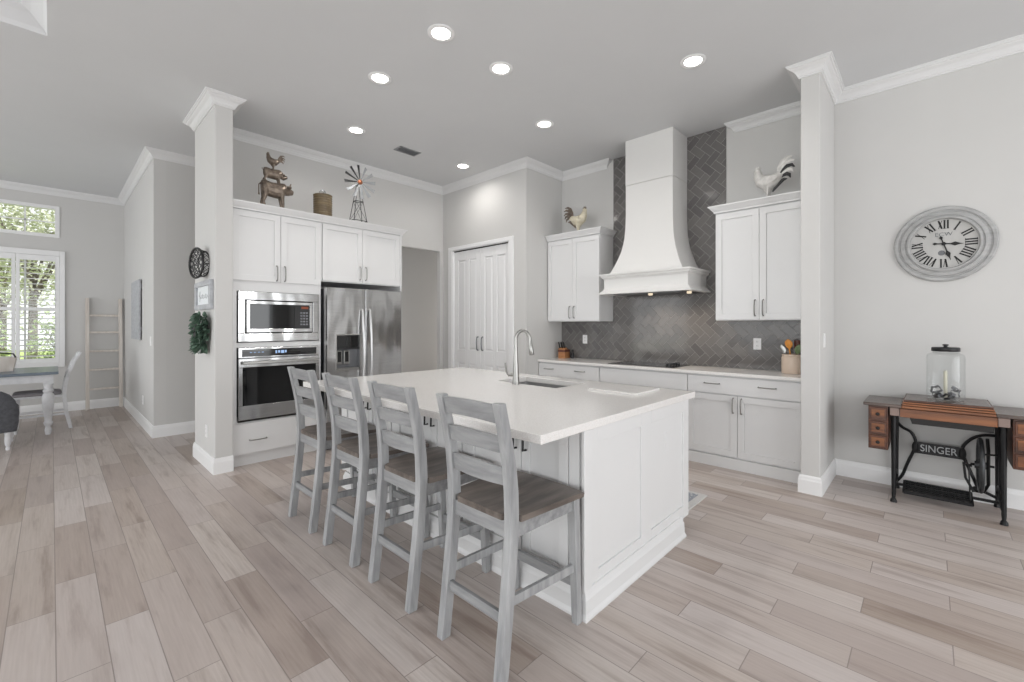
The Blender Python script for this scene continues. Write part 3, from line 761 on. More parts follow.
# ---------------------------------------------------------------- oven tower, fridge cabinet, appliances
XF = -4.82      # carcass front, doors stand 2 cm proud
tw = thing('oven_cabinet', 'tall white cabinet holding the microwave and the wall oven, next to the pier', 'cabinet', (-5.15, 1.6, 0))
ya, yb_ = 1.180, 2.028
bm = BM()
box(bm, -5.478, XF, ya, 1.225, .1, 2.50); box(bm, -5.478, XF, 2.008, yb_, .1, 2.50)
box(bm, -5.478, XF, 1.225, 2.008, 1.698, 2.50); box(bm, -5.478, XF, 1.225, 2.008, 1.148, 1.196); box(bm, -5.478, XF, 1.225, 2.008, .1, .438)
box(bm, -5.478, -5.46, 1.225, 2.008, .4, 1.7)
part('body', bm, 'cab', tw)
bm = BM(); box(bm, -5.478, XF-.02, ya, yb_, 0, .1); part('toe_board', bm, 'cab', tw)
ym = 1.614
for a0, a1, h in ((ya+.01, ym-.002, ym-.038), (ym+.002, yb_-.006, ym+.038)):
    d = shaker('door', tw, 'X+', XF, a0, a1, 1.80, 2.478); pull(d, 'X+', XF+.02, h, 1.89, .15, True)
bm = BM(); fbox(bm, 'X+', XF, ya+.01, yb_-.006, .118, .412, 0, .02); dr = part('drawer_front', bm, 'cab', tw, bevel=.002); pull(dr, 'X+', XF+.02, 1.405, .245, .15, False)
# crown along both tall cabinets belongs to each cabinet
bm = BM(); sweep(bm, [(XF+.012, ya), (XF+.012, yb_)], CC, 2.488); part('crown', bm, 'cab', tw)
bm = BM(); box(bm, -5.478, XF, ya+.01, yb_, 2.50, 2.548); part('top_panel', bm, 'cab', tw)

mw = thing('microwave_oven', 'built-in stainless microwave with a trim frame above the wall oven', 'microwave', (-5.0, 1.61, 1.196))
bm = BM(); box(bm, -5.3, XF, 1.27, 1.965, 1.25, 1.66); part('case', bm, 'steel_dark', mw)
bm = BM()
for a, b, c, d in ((1.232, 1.998, 1.614, 1.694), (1.232, 1.998, 1.204, 1.285), (1.232, 1.292, 1.285, 1.614), (1.936, 1.998, 1.285, 1.614)): fbox(bm, 'X+', XF, a, b, c, d, 0, .022)
part('trim_frame', bm, 'steel', mw, bevel=.003)
bm = BM(); fbox(bm, 'X+', XF, 1.292, 1.936, 1.285, 1.614, 0, .006); part('recess', bm, 'gap', mw)
bm = BM()
for a, b, c, d in ((1.302, 1.927, 1.574, 1.604), (1.302, 1.927, 1.295, 1.33), (1.302, 1.332, 1.33, 1.574), (1.90, 1.927, 1.33, 1.574)): fbox(bm, 'X+', XF, a, b, c, d, .006, .03)
part('door_frame', bm, 'steel', mw, bevel=.002)
bm = BM(); fbox(bm, 'X+', XF, 1.332, 1.742, 1.33, 1.574, .006, .026); part('door_glass', bm, 'ovenglass', mw)
bm = BM(); fbox(bm, 'X+', XF, 1.745, 1.90, 1.33, 1.574, .006, .026); pnl = part('control_panel', bm, 'ceramic', mw)
bm = BM(); fbox(bm, 'X+', XF, 1.815, 1.885, 1.535, 1.56, .026, .0265); part('clock_display', bm, 'display_red', pnl)
bm = BM()
for i in range(3):
    for j in range(5): fbox(bm, 'X+', XF, 1.805+i*.028, 1.825+i*.028, 1.365+j*.03, 1.382+j*.03, .026, .0268)
part('buttons', bm, 'steel_dark', pnl)

ov = thing('built_in_oven', 'built-in stainless single wall oven with black glass door below the microwave', 'oven', (-5.0, 1.61, .438))
bm = BM(); box(bm, -5.35, XF, 1.26, 1.975, .46, 1.13); part('case', bm, 'steel_dark', ov)
o0, o1 = 1.232, 1.998
bm = BM(); fbox(bm, 'X+', XF, o0, o1, 1.048, 1.146, 0, .03); cp = part('control_panel', bm, 'steel', ov, bevel=.003)
bm = BM(); fbox(bm, 'X+', XF, o0+.03, o1-.03, 1.058, 1.13, .03, .032); gp = part('panel_glass', bm, 'ovenglass', cp)
bm = BM()
for i, (a, w) in enumerate(((1.56, .016), (1.585, .02), (1.613, .03), (1.65, .016))): fbox(bm, 'X+', XF, a, a+w, 1.082+.004*(i % 2), 1.112, .032, .0323)
for i in range(4): fbox(bm, 'X+', XF, 1.33+i*.035, 1.348+i*.035, 1.096, 1.102, .032, .0323)
part('display', bm, 'display', gp) if False else part('display', bm, 'display', cp)
bm = BM()
for a, b, c, d in ((o0, o1, .955, 1.04), (o0, o1, .448, .585), (o0, 1.268, .585, .955), (1.962, o1, .585, .955)): fbox(bm, 'X+', XF, a, b, c, d, 0, .034)
dv = part('door', bm, 'steel', ov, bevel=.003)
bm = BM(); fbox(bm, 'X+', XF, 1.268, 1.962, .585, .955, 0, .032); part('door_glass', bm, 'ovenglass', dv)
bm = BM(); beam(bm, (XF+.078, o0+.025, 1.0), (XF+.078, o1-.025, 1.0), .028, .028)
for a in (o0+.05, o1-.05): beam(bm, (XF+.03, a, 1.0), (XF+.07, a, 1.0), .03, .022)
part('door_handle', bm, 'nickel', dv, bevel=.006)
bm = BM(); fbox(bm, 'X+', XF, o0, o1, .428, .444, 0, .02); part('vent_slot', bm, 'gap', ov)

fcab = thing('fridge_cabinet', 'white two-door cabinet bridging above the refrigerator', 'cabinet', (-5.15, 2.53, 1.8), )
f0, f1 = 2.029, 3.028
bm = BM(); box(bm, -5.478, XF, f0, f1, 1.845, 2.50); box(bm, -5.478, XF+.022, f1-.02, f1, 1.79, 2.50); part('body', bm, 'cab', fcab)
fm = 2.508
for a0, a1, h in ((f0+.012, fm-.002, fm-.036), (fm+.002, f1-.024, fm+.036)):
    d = shaker('door', fcab, 'X+', XF, a0, a1, 1.855, 2.478); pull(d, 'X+', XF+.02, h, 1.965, .15, True)
bm = BM(); sweep(bm, [(XF+.012, f0), (XF+.012, f1), (-5.47, f1)], CC, 2.488); part('crown', bm, 'cab', fcab)
bm = BM(); box(bm, -5.478, XF, f0, f1-.01, 2.50, 2.548); part('top_panel', bm, 'cab', fcab)

fr = thing('refrigerator', 'stainless side-by-side refrigerator with a water dispenser in its left door', 'refrigerator', (-5.1, 2.5, 0))
g0, g1, gm, XD = 2.046, 2.965, 2.487, -4.70
bm = BM(); box(bm, -5.45, -4.79, g0+.004, g1-.004, .03, 1.765); box(bm, -5.4, -4.80, g0+.03, g1-.03, 0, .03); part('case', bm, 'steel_dark', fr)
bm = BM(); box(bm, -4.79, -4.775, g0+.01, g1-.01, .06, 1.76); part('door_gasket', bm, 'gap', fr)
bm = BM(); box(bm, -4.82, -4.73, g0+.01, g1-.01, .012, .062); part('kick_grille', bm, 'black', fr, bevel=.003)
dy0, dy1, dz0, dz1 = 2.152, 2.418, .872, 1.252
bm = BM()
for a, b, c, d in ((g0, dy0, .07, 1.775), (dy1, gm-.004, .07, 1.775), (dy0, dy1, .07, dz0), (dy0, dy1, dz1, 1.775)): box(bm, -4.775, XD, a, b, c, d)
bmesh.ops.remove_doubles(bm, verts=bm.verts, dist=.0001)
ldoor = part('freezer_door', bm, 'steel', fr)
bm = BM()
for a, b, c, d in ((dy0-.012, dy0, dz0-.012, dz1+.012), (dy1, dy1+.012, dz0-.012, dz1+.012), (dy0, dy1, dz0-.012, dz0), (dy0, dy1, dz1, dz1+.012)): box(bm, XD-.002, XD+.006, a, b, c, d)
disp = part('dispenser_bezel', bm, 'nickel', ldoor, bevel=.002)
bm = BM(); box(bm, -4.774, -4.768, dy0, dy1, dz0, dz1); part('dispenser_recess', bm, 'steel_dark', ldoor)
bm = BM(); box(bm, -4.768, XD+.002, dy0+.004, dy1-.004, 1.115, dz1-.004); part('dispenser_panel', bm, 'ovenglass', ldoor)
bm = BM(); box(bm, -4.768, XD+.004, dy0+.004, dy1-.004, 1.095, 1.115); part('dispenser_lip', bm, 'black', ldoor)
bm = BM()
for c in (2.20, 2.285): box(bm, -4.768, -4.74, c-.034, c+.034, .93, 1.085)
part('dispenser_paddle', bm, 'nickel', ldoor, bevel=.008)
bm = BM()
for c in (2.20, 2.285): box(bm, -4.74, -4.737, c-.02, c+.02, .955, 1.07)
part('paddle_insert', bm, 'gap', ldoor)
bm = BM(); box(bm, -4.768, XD-.004, dy0+.006, dy1-.006, dz0, dz0+.016); part('drip_tray', bm, 'nickel', ldoor)
bm = BM(); box(bm, -4.775, XD, gm+.004, g1, .07, 1.775); rdoor = part('fridge_door', bm, 'steel', fr, bevel=.004)
for dd, a in ((ldoor, gm-.046), (rdoor, gm+.046)):
    bm = BM(); n = 12; pts = []
    for i in range(n+1):
        t = -1+2*i/n; pts.append((XD+.022+.042*(1-t**2)**.7, a, .98+t*.56))
    pts = [(XD-.002, a, .42)]+pts+[(XD-.002, a, 1.54)]
    tube(bm, pts, .0145, 8); part('door_handle', bm, 'handlesteel', dd, smooth=True)

# ---------------------------------------------------------------- ornaments on the cabinets
ZT = 2.5585
for o in list(bpy.data.objects):      # top boards flush with the crown
    if o.name.startswith('top_panel'):
        zs = max(v.co.z for v in o.data.vertices)
        for v in o.data.vertices:
            if v.co.z > zs-.001: v.co.z += .0095
def remesh(o, vox, sm=2):
    m = o.modifiers.new('remesh', 'REMESH'); m.mode = 'VOXEL'; m.voxel_size = vox; m.use_smooth_shade = True
    if sm: k = o.modifiers.new('smooth', 'SMOOTH'); k.iterations = sm; k.factor = .5
    return o
UX = Vector((1, 0, 0)); UZ = Vector((0, 0, 1))
def quadruped(bm, L, H, body_r, leg_r, head, kind, z0):
    """animal facing +y, centred on the origin, feet at z0"""
    zb = z0+H*.68
    secs = []
    for t, r, dz in ((-.5, .35, .10), (-.47, .78, .06), (-.36, 1.0, .02), (-.15, .96, -.02), (.08, 1.0, -.03), (.26, 1.04, -.01), (.38, .86, .05), (.47, .5, .10)):
        secs.append((Vector((0, t*L, zb+dz*H)), body_r*r*.78, body_r*r, UX, UZ))
    loft(bm, secs, 14)
    for sx in (-1, 1):
        for y, k in ((-.40, 1), (.30, -1)):
            x = sx*body_r*.42
            tube(bm, [(x, y*L+.012*k, zb-body_r*.2), (x, y*L+.006*k, z0+H*.36), (x, y*L-.012*k*(1 if k > 0 else 0), z0+H*.17), (x, y*L, z0+H*.04), (x, y*L+.006, z0)], [leg_r*2.3, leg_r*1.35, leg_r, leg_r*.95, leg_r*1.3], 8)
    hl, hr, hz = head
    p0 = Vector((0, .36*L, zb+.05*H)); p1 = Vector((0, .36*L+hl*.5, zb+hz*.6)); p2 = Vector((0, .36*L+hl*.75, zb+hz)); p3 = Vector((0, .36*L+hl*1.15, zb+hz*.55)); p4 = Vector((0, .36*L+hl*1.42, zb+hz*.25))
    tube(bm, [p0, p1, p2, p3, p4], [body_r*.72, body_r*.55, hr, hr*.72, hr*.55], 12)
    for sx in (-1, 1):
        tube(bm, [p2+Vector((sx*hr*.7, -.004, hr*.4)), p2+Vector((sx*hr*1.7, -.008, hr*.75)), p2+Vector((sx*hr*2.1, -.004, hr*.5))], [hr*.28, hr*.4, hr*.12], 8)
        if kind == 'cow':
            tube(bm, [p2+Vector((sx*hr*.4, -.006, hr*.7)), p2+Vector((sx*hr*1.0, 0, hr*1.25)), p2+Vector((sx*hr*.9, .012, hr*1.9))], [hr*.3, hr*.24, hr*.14], 8)
    e = Vector((0, -.49*L, zb+.16*H))
    if kind == 'cow': tube(bm, [e, e+Vector((0, -.022, -.02)), e+Vector((0, -.022, -.34*H)), e+Vector((0, -.02, -.44*H))], [.008, .006, .0055, .010], 8)
    else: tube(bm, [e, e+Vector((0, -.014, .006)), e+Vector((0, -.016, .018)), e+Vector((0, -.006, .02))], [.005, .004, .004, .003], 6)
def rooster_body(bm, s=1.0):
    """rooster facing +y, feet at z=0, about .30 tall at s=1"""
    pts = [((0, -.095, .19), .022), ((0, -.07, .165), .040), ((0, -.03, .138), .058), ((0, .015, .135), .066), ((0, .055, .158), .056), ((0, .078, .196), .040), ((0, .084, .232), .029), ((0, .089, .256), .026), ((0, .098, .266), .018)]
    tube(bm, [Vector((0, .01, .12))*s, Vector((0, .006, .08))*s, Vector((0, .003, .045))*s, Vector((0, .002, .004))*s], [.058*s, .036*s, .017*s, .012*s], 10)
    tube(bm, [Vector(p)*s for p, r in pts], [r*s for p, r in pts], 14)
    tube(bm, [Vector((0, .102, .257))*s, Vector((0, .122, .249))*s], [.009*s, .002*s], 8)
    for sx in (-1, 1):
        tube(bm, [Vector((sx*.024, .0, .10))*s, Vector((sx*.024, .0, .045))*s, Vector((sx*.024, .004, .006))*s], [.020*s, .008*s, .0065*s], 8)
        for a in (-.5, 0, .5): tube(bm, [Vector((sx*.024, .002, .006))*s, Vector((sx*.024+.028*sin(a), .002+.036*cos(a), .005))*s], [.006*s, .0045*s], 6)
def rooster_comb(bm, s=1.0):
    poly = [(.066, .262), (.062, .285), (.072, .276), (.076, .298), (.086, .283), (.094, .300), (.1, .281), (.109, .286), (.106, .262)]
    prism(bm, [(a*s, b*s) for a, b in poly], -.004*s, .004*s, 'YZ')
    poly = [(.1, .252), (.106, .235), (.102, .218), (.094, .222), (.093, .245)]
    prism(bm, [(a*s, b*s) for a, b in poly], -.005*s, .005*s, 'YZ')
def feather(bm, pts, w, s=1.0):
    n = len(pts); 
    loftp = []
    P = [Vector(p)*s for p in pts]
    for i in range(n):
        d = (P[min(i+1, n-1)]-P[max(i-1, 0)]).normalized(); v = d.cross(UX).normalized()
        loftp.append((P[i], .006*s, max(.002, w*s*sin(pi*(.12+.8*i/(n-1)))), UX, v))
    loft(bm, loftp, 8)
TAIL = [[(0, -.07, .17), (0, -.095, .23), (0, -.125, .27), (0, -.165, .285), (0, -.195, .272)],
        [(0, -.07, .165), (0, -.105, .21), (0, -.14, .24), (0, -.175, .242), (0, -.195, .22)],
        [(0, -.07, .16), (0, -.11, .19), (0, -.145, .21), (0, -.172, .205), (0, -.185, .178)],
        [(0, -.07, .15), (0, -.105, .17), (0, -.135, .178), (0, -.158, .165), (0, -.165, .138)],
        [(0, -.065, .175), (0, -.08, .24), (0, -.105, .29), (0, -.145, .315), (0, -.18, .312)],
        [(0, -.03, .05), (0, -.055, .085), (0, -.085, .115), (0, -.115, .135), (0, -.14, .135)]]
def place(o, parent, Mx): o.parent = parent; o.matrix_local = Mx

# stack of cow, pig and rooster
an = thing('animal_stack_figurine', 'weathered bronze rooster-on-pig-on-cow figurine on top of the oven cabinet', 'figurine', (-4.90, 1.585, ZT))
bm = BM(); quadruped(bm, .25, .285, .079, .0135, (.066, .042, .004), 'cow', .012)
cow = part('cow', bm, 'bronze', an, world=False, smooth=True); remesh(cow, .004, 3)
bm = BM(); box(bm, -.05, .05, -.125, .095, 0, .012); part('base', bm, 'bronze', an, world=False, bevel=.003)
bm = BM(); quadruped(bm, .18, .135, .053, .009, (.05, .026, -.02), 'pig', 0); rot(bm, Matrix.Translation((0, -.012, .274)))
pig = part('pig', bm, 'bronze', an, world=False, smooth=True); remesh(pig, .003, 2)
bm = BM(); rooster_body(bm, .58)
for p in TAIL[:4]: feather(bm, p, .018, .58)
rooster_comb(bm, .58); rot(bm, Matrix.Translation((0, -.008, .409)) @ Matrix.Rotation(pi, 4, 'Z'))
rs_ = part('rooster', bm, 'bronze', an, world=False, smooth=True); remesh(rs_, .0026, 1)

cn = thing('metal_canister', 'aged brass-coloured ribbed canister with a wire handle, on top of the tall cabinet', 'canister', (-4.90, 2.085, ZT))
bm = BM(); pr = [(.0, 0), (.096, 0), (.099, .004)]
for k in range(9):
    z = .02+k*.025; pr += [(.096, z-.006), (.0995, z), (.096, z+.006)]
pr += [(.096, .235), (.1, .242), (.1, .25), (.09, .256), (0, .262)]
lathe(bm, pr, (0, 0, 0), 28); part('body', bm, 'tin', cn, world=False, smooth=True)
bm = BM(); tube(bm, [(0, -.035, .258), (0, -.034, .285), (0, -.018, .308), (0, .004, .312), (0, .022, .302), (0, .03, .283), (0, .031, .258)], .0045, 8); tube(bm, [(0, -.012, .3), (0, .008, .283), (0, .028, .3)], .004, 6)
part('handle', bm, 'steel_dark', cn, world=False, smooth=True)

ml = thing('windmill_ornament', 'small metal farm windmill ornament standing on the cabinet above the refrigerator', 'windmill', (-4.875, 2.49, ZT))
bm = BM(); zh = .48
for sx in (-1, 1):
    for sy in (-1, 1): tube(bm, [(sx*.06, sy*.084, 0), (sx*.012, sy*.014, zh-.02)], .0042, 6)
for z, k in ((.03, .955), (.26, .50)):
    a, b = .06*k+.0015, .084*k+.003
    for p, q in (((-a, -b), (a, -b)), ((a, -b), (a, b)), ((a, b), (-a, b)), ((-a, b), (-a, -b))): tube(bm, [(*p, z), (*q, z)], .0042, 6)
for sx in (-1, 1):
    tube(bm, [(sx*.057, -.08, .03), (sx*.03, .045, .255)], .0022, 5); tube(bm, [(sx*.057, .08, .03), (sx*.03, -.045, .255)], .0022, 5)
tube(bm, [(0, 0, zh-.03), (0, 0, zh+.006)], .008, 8); tube(bm, [(-.04, 0, zh), (.05, 0, zh)], .005, 8)
part('tower', bm, 'black', ml, world=False)
bm = BM(); lathe(bm, [(0, .04), (.028, .043), (.03, .052), (.02, .062), (0, .066)], (0, 0, zh), 16, 'X'); hub = part('hub', bm, 'copper', ml, world=False, smooth=True)
for k in range(12):
    a = 2*pi*k/12+.13; bm = BM(); r0, r1 = .035, .195; tw_ = .35
    c, s = cos(a), sin(a); u = Vector((0, c, s)); v = Vector((0, -s, c)); vt = (v*cos(tw_)+UX*sin(tw_))
    A = []
    for r, w in ((r0, .007), (r0+.05, .010), (r1, .021)):
        p = Vector((.05, 0, zh))+u*r
        A.append([bm.verts.new(p+vt*(w*q)+n*.0008*UX) for q, n in ((-1, -1), (1, -1), (1, 1), (-1, 1))])
    for x, y in zip(A, A[1:]): bridge(bm, x, y)
    bm.faces.new(A[0]); bm.faces.new(A[-1]); part('blade', bm, 'black' if k in (4, 5, 6, 3) else 'ventgrey', ml, world=False)
bm = BM(); prism(bm, [(-.05, zh-.003), (-.11, zh-.04), (-.15, zh-.045), (-.15, zh+.045), (-.11, zh+.04)], -.001, .001, 'XZ'); part('tail_vane', bm, 'whitemetal', ml, world=False)

def rooster(name, label, loc, rz, bmat, tmat, s, tail2=None):
    t = thing(name, label, 'rooster', loc, rz=rz)
    bm = BM(); rooster_body(bm, s); b = part('body', bm, bmat, t, world=False, smooth=True); remesh(b, .004, 1)
    bm = BM(); rooster_comb(bm, s); part('comb', bm, tmat if tail2 is None else bmat, t, world=False)
    for i, p in enumerate(TAIL):
        bm = BM(); feather(bm, p, .017, s); part('tail_feather', bm, (tail2 if (tail2 and i in (1, 3, 5)) else tmat), t, world=False, smooth=True)
    for sx in (-1, 1):
        bm = BM(); loft(bm, [(Vector((sx*.058, y, z))*s, .007*s, r*s, UX, Vector((0, .3, 1)).normalized()) for y, z, r in ((.035, .15, .008), (.015, .15, .03), (-.02, .145, .034), (-.06, .15, .022), (-.09, .155, .006))], 10)
        part('wing', bm, bmat if tail2 is None else bmat, t, world=False, smooth=True)
    return t
rooster('rooster_figurine', 'cream metal rooster figurine with bronze edges on the upper cabinet left of the hood', (-3.265, 4.655, ZT), -pi/2+.12, 'cream', 'bronze', 1.06)
rooster('rooster_figurine', 'white metal rooster figurine with black striped tail on the upper cabinet right of the hood', (-1.10, 4.655, ZT), pi/2-.1, 'whitemetal', 'whitemetal', 1.1, 'black')

# ---------------------------------------------------------------- things on the wall worktop
kb = thing('knife_block', 'wooden knife block with black handled knives in the worktop corner', 'knife block', (-3.62, 4.83, .914), rz=.15)
bm = BM(); prism(bm, [(-.075, 0), (.075, 0), (.075, .085), (-.03, .15), (-.075, .13)], -.05, .05, 'YZ'); part('block', bm, 'block', kb, world=False, bevel=.004)
bm = BM(); box(bm, -.052, .052, -.082, .07, .085, .118); part('band', bm, 'redwood', kb, world=False, bevel=.003)
for i in range(5):
    x = -.036+.018*i; bm = BM(); d = Vector((0, -.42, .9)).normalized(); p = Vector((x, -.045+.02*(i % 2), .13+.008*(i % 2)))
    beam(bm, p, p+d*(.085 if i % 2 else .1), .012, .02, up=(0, 1, 0)); part('knife_handle', bm, 'black', kb, world=False, bevel=.003)
bt = thing('pepper_mill', 'small dark bottle standing right beside the knife block', 'bottle', (-3.50, 4.86, .914))
bm = BM(); lathe(bm, [(0, 0), (.022, 0), (.023, .01), (.023, .06), (.012, .08), (.011, .095), (.014, .1), (.013, .115), (0, .118)], (0, 0, 0), 16); part('body', bm, 'black', bt, world=False, smooth=True)
cr = thing('utensil_crock', 'beige stoneware crock of cooking utensils at the right end of the worktop', 'crock', (-.935, 4.80, .914))
bm = BM(); lathe(bm, [(0, 0), (.085, 0), (.09, .008), (.09, .15), (.083, .16), (.088, .166), (.088, .178), (.08, .18), (.077, .15), (.076, .02), (0, .018)], (0, 0, 0), 28); part('pot', bm, 'crock', cr, world=False, smooth=True)
def utensil(label, mat, dx, dy, tx, ty, L, kind):
    p = Vector((-.935+dx, 4.80+dy, .934)); q = Vector((-.935+tx, 4.80+ty, .914+L)); d = (q-p).normalized()
    t = thing('cooking_utensil', label, 'utensil', p, 'utensils in the beige crock')
    bm = BM(); tube(bm, [p, q], [.0055, .006], 8); part('handle', bm, mat, t)
    bm = BM()
    if kind == 'spoon': loft(bm, [(q+d*a, r, .006, UX, d.cross(UX).normalized()) for a, r in ((-.005, .006), (.012, .022), (.035, .032), (.06, .03), (.08, .016), (.086, .004))], 10)
    else: loft(bm, [(q+d*a, r, .005, UX, d.cross(UX).normalized()) for a, r in ((-.005, .006), (.01, .02), (.05, .024), (.08, .024), (.084, .02))], 8)
    part('head', bm, mat, t, smooth=True)
utensil('orange yellow spoon standing tallest in the beige crock', 'orange', 0, 0, -.02, -.03, .235, 'spoon')
utensil('dark red-brown spatula behind the orange spoon in the crock', 'redwood', .02, .02, .025, .04, .225, 'spatula')
utensil('black slotted spatula leaning to the right in the crock', 'black', .02, -.01, .066, .01, .205, 'spatula')
utensil('green spoon leaning over the right rim of the crock', 'greenut', .01, -.03, .05, -.055, .19, 'spoon')
utensil('grey metal spoon leaning left in the crock', 'nickel', -.02, .0, -.065, .0, .185, 'spoon')

# ---------------------------------------------------------------- wall things on the pier and the dining wall
wb = thing('wire_basket', 'round black rimmed wire mesh basket hanging on the end of the wall pier', 'wall basket', (-5.06, 1.03, 1.955))
ax = Vector((.19, -.98, 0)).normalized(); uu = Vector((-ax.y, ax.x, 0)).normalized()
def dpt(r, a, h): return ax*h+uu*(r*cos(a))+UZ*(r*sin(a))
def ringtube(bm, r, h, tr, n=40):
    rr = []
    for i in range(n):
        a = 2*pi*i/n; c = dpt(r, a, h); o = (dpt(r, a, h)-dpt(0, 0, h)).normalized()
        rr.append([bm.verts.new(c+o*(tr*cos(b))+ax*(tr*sin(b))) for b in [2*pi*k/8 for k in range(8)]])
    for i in range(n): bridge(bm, rr[i], rr[(i+1) % n])
Rb, hb0, hb1 = .14, .02, .085
bm = BM(); ringtube(bm, Rb, hb1, .011); ringtube(bm, Rb*.86, hb0, .006); part('rim', bm, 'black', wb, world=False, smooth=True)
bm = BM()
for k in range(17):
    a = 2*pi*k/17
    for sg in (-1, 1):
        tube(bm, [dpt(Rb*(.86+.14*i/4), a+sg*.5*i/4, hb0+(hb1-hb0)*i/4) for i in range(5)], .0028, 4)
part('side_mesh', bm, 'black', wb, world=False)
bm = BM(); g = .062
for sg in (-1, 1):
    for k in range(-6, 7):
        c = k*g*.72
        if abs(c) < Rb*.96:
            hl = math.sqrt(Rb*Rb-c*c); e = [(math.cos(sg*pi/4)*t-math.sin(sg*pi/4)*c, math.sin(sg*pi/4)*t+math.cos(sg*pi/4)*c) for t in (-hl, hl)]
            P = [ax*(hb1)+uu*p+UZ*q for p, q in e]; beam(bm, P[0], P[1], .012, .0025, up=ax)
part('front_mesh', bm, 'black', wb, world=False)
bm = BM(); tube(bm, [Vector((0, 0, 0)), ax*hb0], .006, 6)
for a in (0, pi/2, pi, 1.5*pi): tube(bm, [ax*hb0, dpt(Rb*.86, a, hb0)], .004, 6)
part('bracket', bm, 'black', wb, world=False)

sg = thing('framed_sign', 'small grey framed white sign hanging below the round wire basket', 'sign', (-5.08, 1.03, 1.66))
a0, a1, b0, b1 = -5.42, -4.78, 1.515, 1.79
bm = BM(); w = .05
for a, b, c, d in ((a0, a1, b1-w, b1), (a0, a1, b0, b0+w), (a0, a0+w*1.3, b0+w, b1-w), (a1-w*1.3, a1, b0+w, b1-w)): fbox(bm, 'Y-', 1.03, a, b, c, d, 0, .03)
part('frame', bm, 'greyframe', sg, bevel=.004)
bm = BM(); fbox(bm, 'Y-', 1.03, a0+w, a1-w, b0+w, b1-w, .0, .012); part('print', bm, 'paper', sg)
bm = BM(); pts = []
for i in range(46):
    t = i/45; pts.append((a0+.14+.36*t+.02*sin(t*40), 1.03-.0135, 1.645+.026*sin(t*37)*(.5+.5*sin(t*9+1)**2)+(.03 if i < 6 else 0)*sin(i)))
tube(bm, pts, .0028, 5); part('script_lettering', bm, 'lettering', sg)

iv = thing('hanging_ivy', 'green leafy ivy in a small wall pocket on the pier below the framed sign', 'plant', (-5.0, 1.03, 1.33))
bm = BM(); lathe(bm, [(0, -.10), (.045, -.09), (.06, 0), (.062, .05), (.052, .05), (.05, 0), (0, -.06)], (0, -.064, 0), 14); part('wall_pocket', bm, 'black', iv, world=False, smooth=True)
def leaf(bm, p, d, n, L, Wd):
    d = d.normalized(); s = d.cross(n).normalized(); n = s.cross(d)
    pr = ((0, 0, 0), (.18, .42, .06), (.5, .5, .1), (.8, .25, .05), (1, 0, -.05), (.8, -.25, .05), (.5, -.5, .1), (.18, -.42, .06))
    c = bm.verts.new(p+d*(L*.5)+n*(-.02*L)); v = [bm.verts.new(p+d*(a*L)+s*(b*Wd)+n*(h*L)) for a, b, h in pr]
    for i in range(8): bm.faces.new((c, v[i], v[(i+1) % 8]))
rnd = random.Random(3)
bm = BM(); bs = BM()
for k in range(420):
    t = rnd.random(); a = rnd.uniform(0, 2*pi); r = math.sqrt(rnd.random())
    zc_ = .14-.34*t; wd = .135*(1-.55*max(0, t-.35)) if t > .12 else .085
    p = Vector((wd*r*cos(a), -.058+.04*r*sin(a), zc_+rnd.uniform(-.02, .02)))
    d = Vector((cos(a), sin(a)-.5, rnd.uniform(-1.2, .1))); n = Vector((rnd.uniform(-.4, .4), -1, rnd.uniform(.2, .9)))
    L = rnd.uniform(.04, .065); q = p+d.normalized()*L
    if max(p.y, q.y) > -.012: continue
    leaf(bm, p, d, n, L, L*.95)
for k in range(9):
    a = rnd.uniform(-1, 1); tube(bs, [(0, -.06, .02), (a*.07, -.09, .06), (a*.12, -.10, -.03), (a*.12, -.08, -.14-.05*rnd.random())], .003, 5)
part('foliage', bm, 'leafgreen', iv, world=False, recalc=False); part('vine', bs, 'leafgreen', iv, world=False)

art = thing('wall_art_panel', 'tall whitewashed wooden art panel hung flat on the dining wall', 'wall art', (-8.05, .85, 1.58))
bm = BM()
for i in range(5):
    a = -8.62+.16*i if False else -8.60+.165*i
    fbox(bm, 'Y-', .85, a, a+.161, 1.165, 1.99, .014, .034)
part('planks', bm, 'greyframe', art, bevel=.002)
bm = BM()
for z in (1.28, 1.86): fbox(bm, 'Y-', .85, -8.58, -7.80, z, z+.06, 0, .014)
part('batten', bm, 'greyframe', art)

# ladder
la = thing('blanket_ladder', 'whitewashed wooden blanket ladder leaning on the dining room window wall', 'ladder', (-9.78, .6, 0))
fx0, fx1 = -9.74, -9.86
for y in (.395, .795):
    bm = BM(); beam(bm, (fx0, y, 0.003), (fx1, y, 1.80), .045, .06, up=(1, 0, 0)); part('rail', bm, 'ladder', la, bevel=.003)
for z in (.33, .64, .94, 1.245, 1.52):
    x = fx0+(fx1-fx0)*z/1.8; bm = BM(); beam(bm, (x, .40, z), (x, .79, z), .034, .032, up=(0, 0, 1)); part('rung', bm, 'ladder', la, bevel=.003)

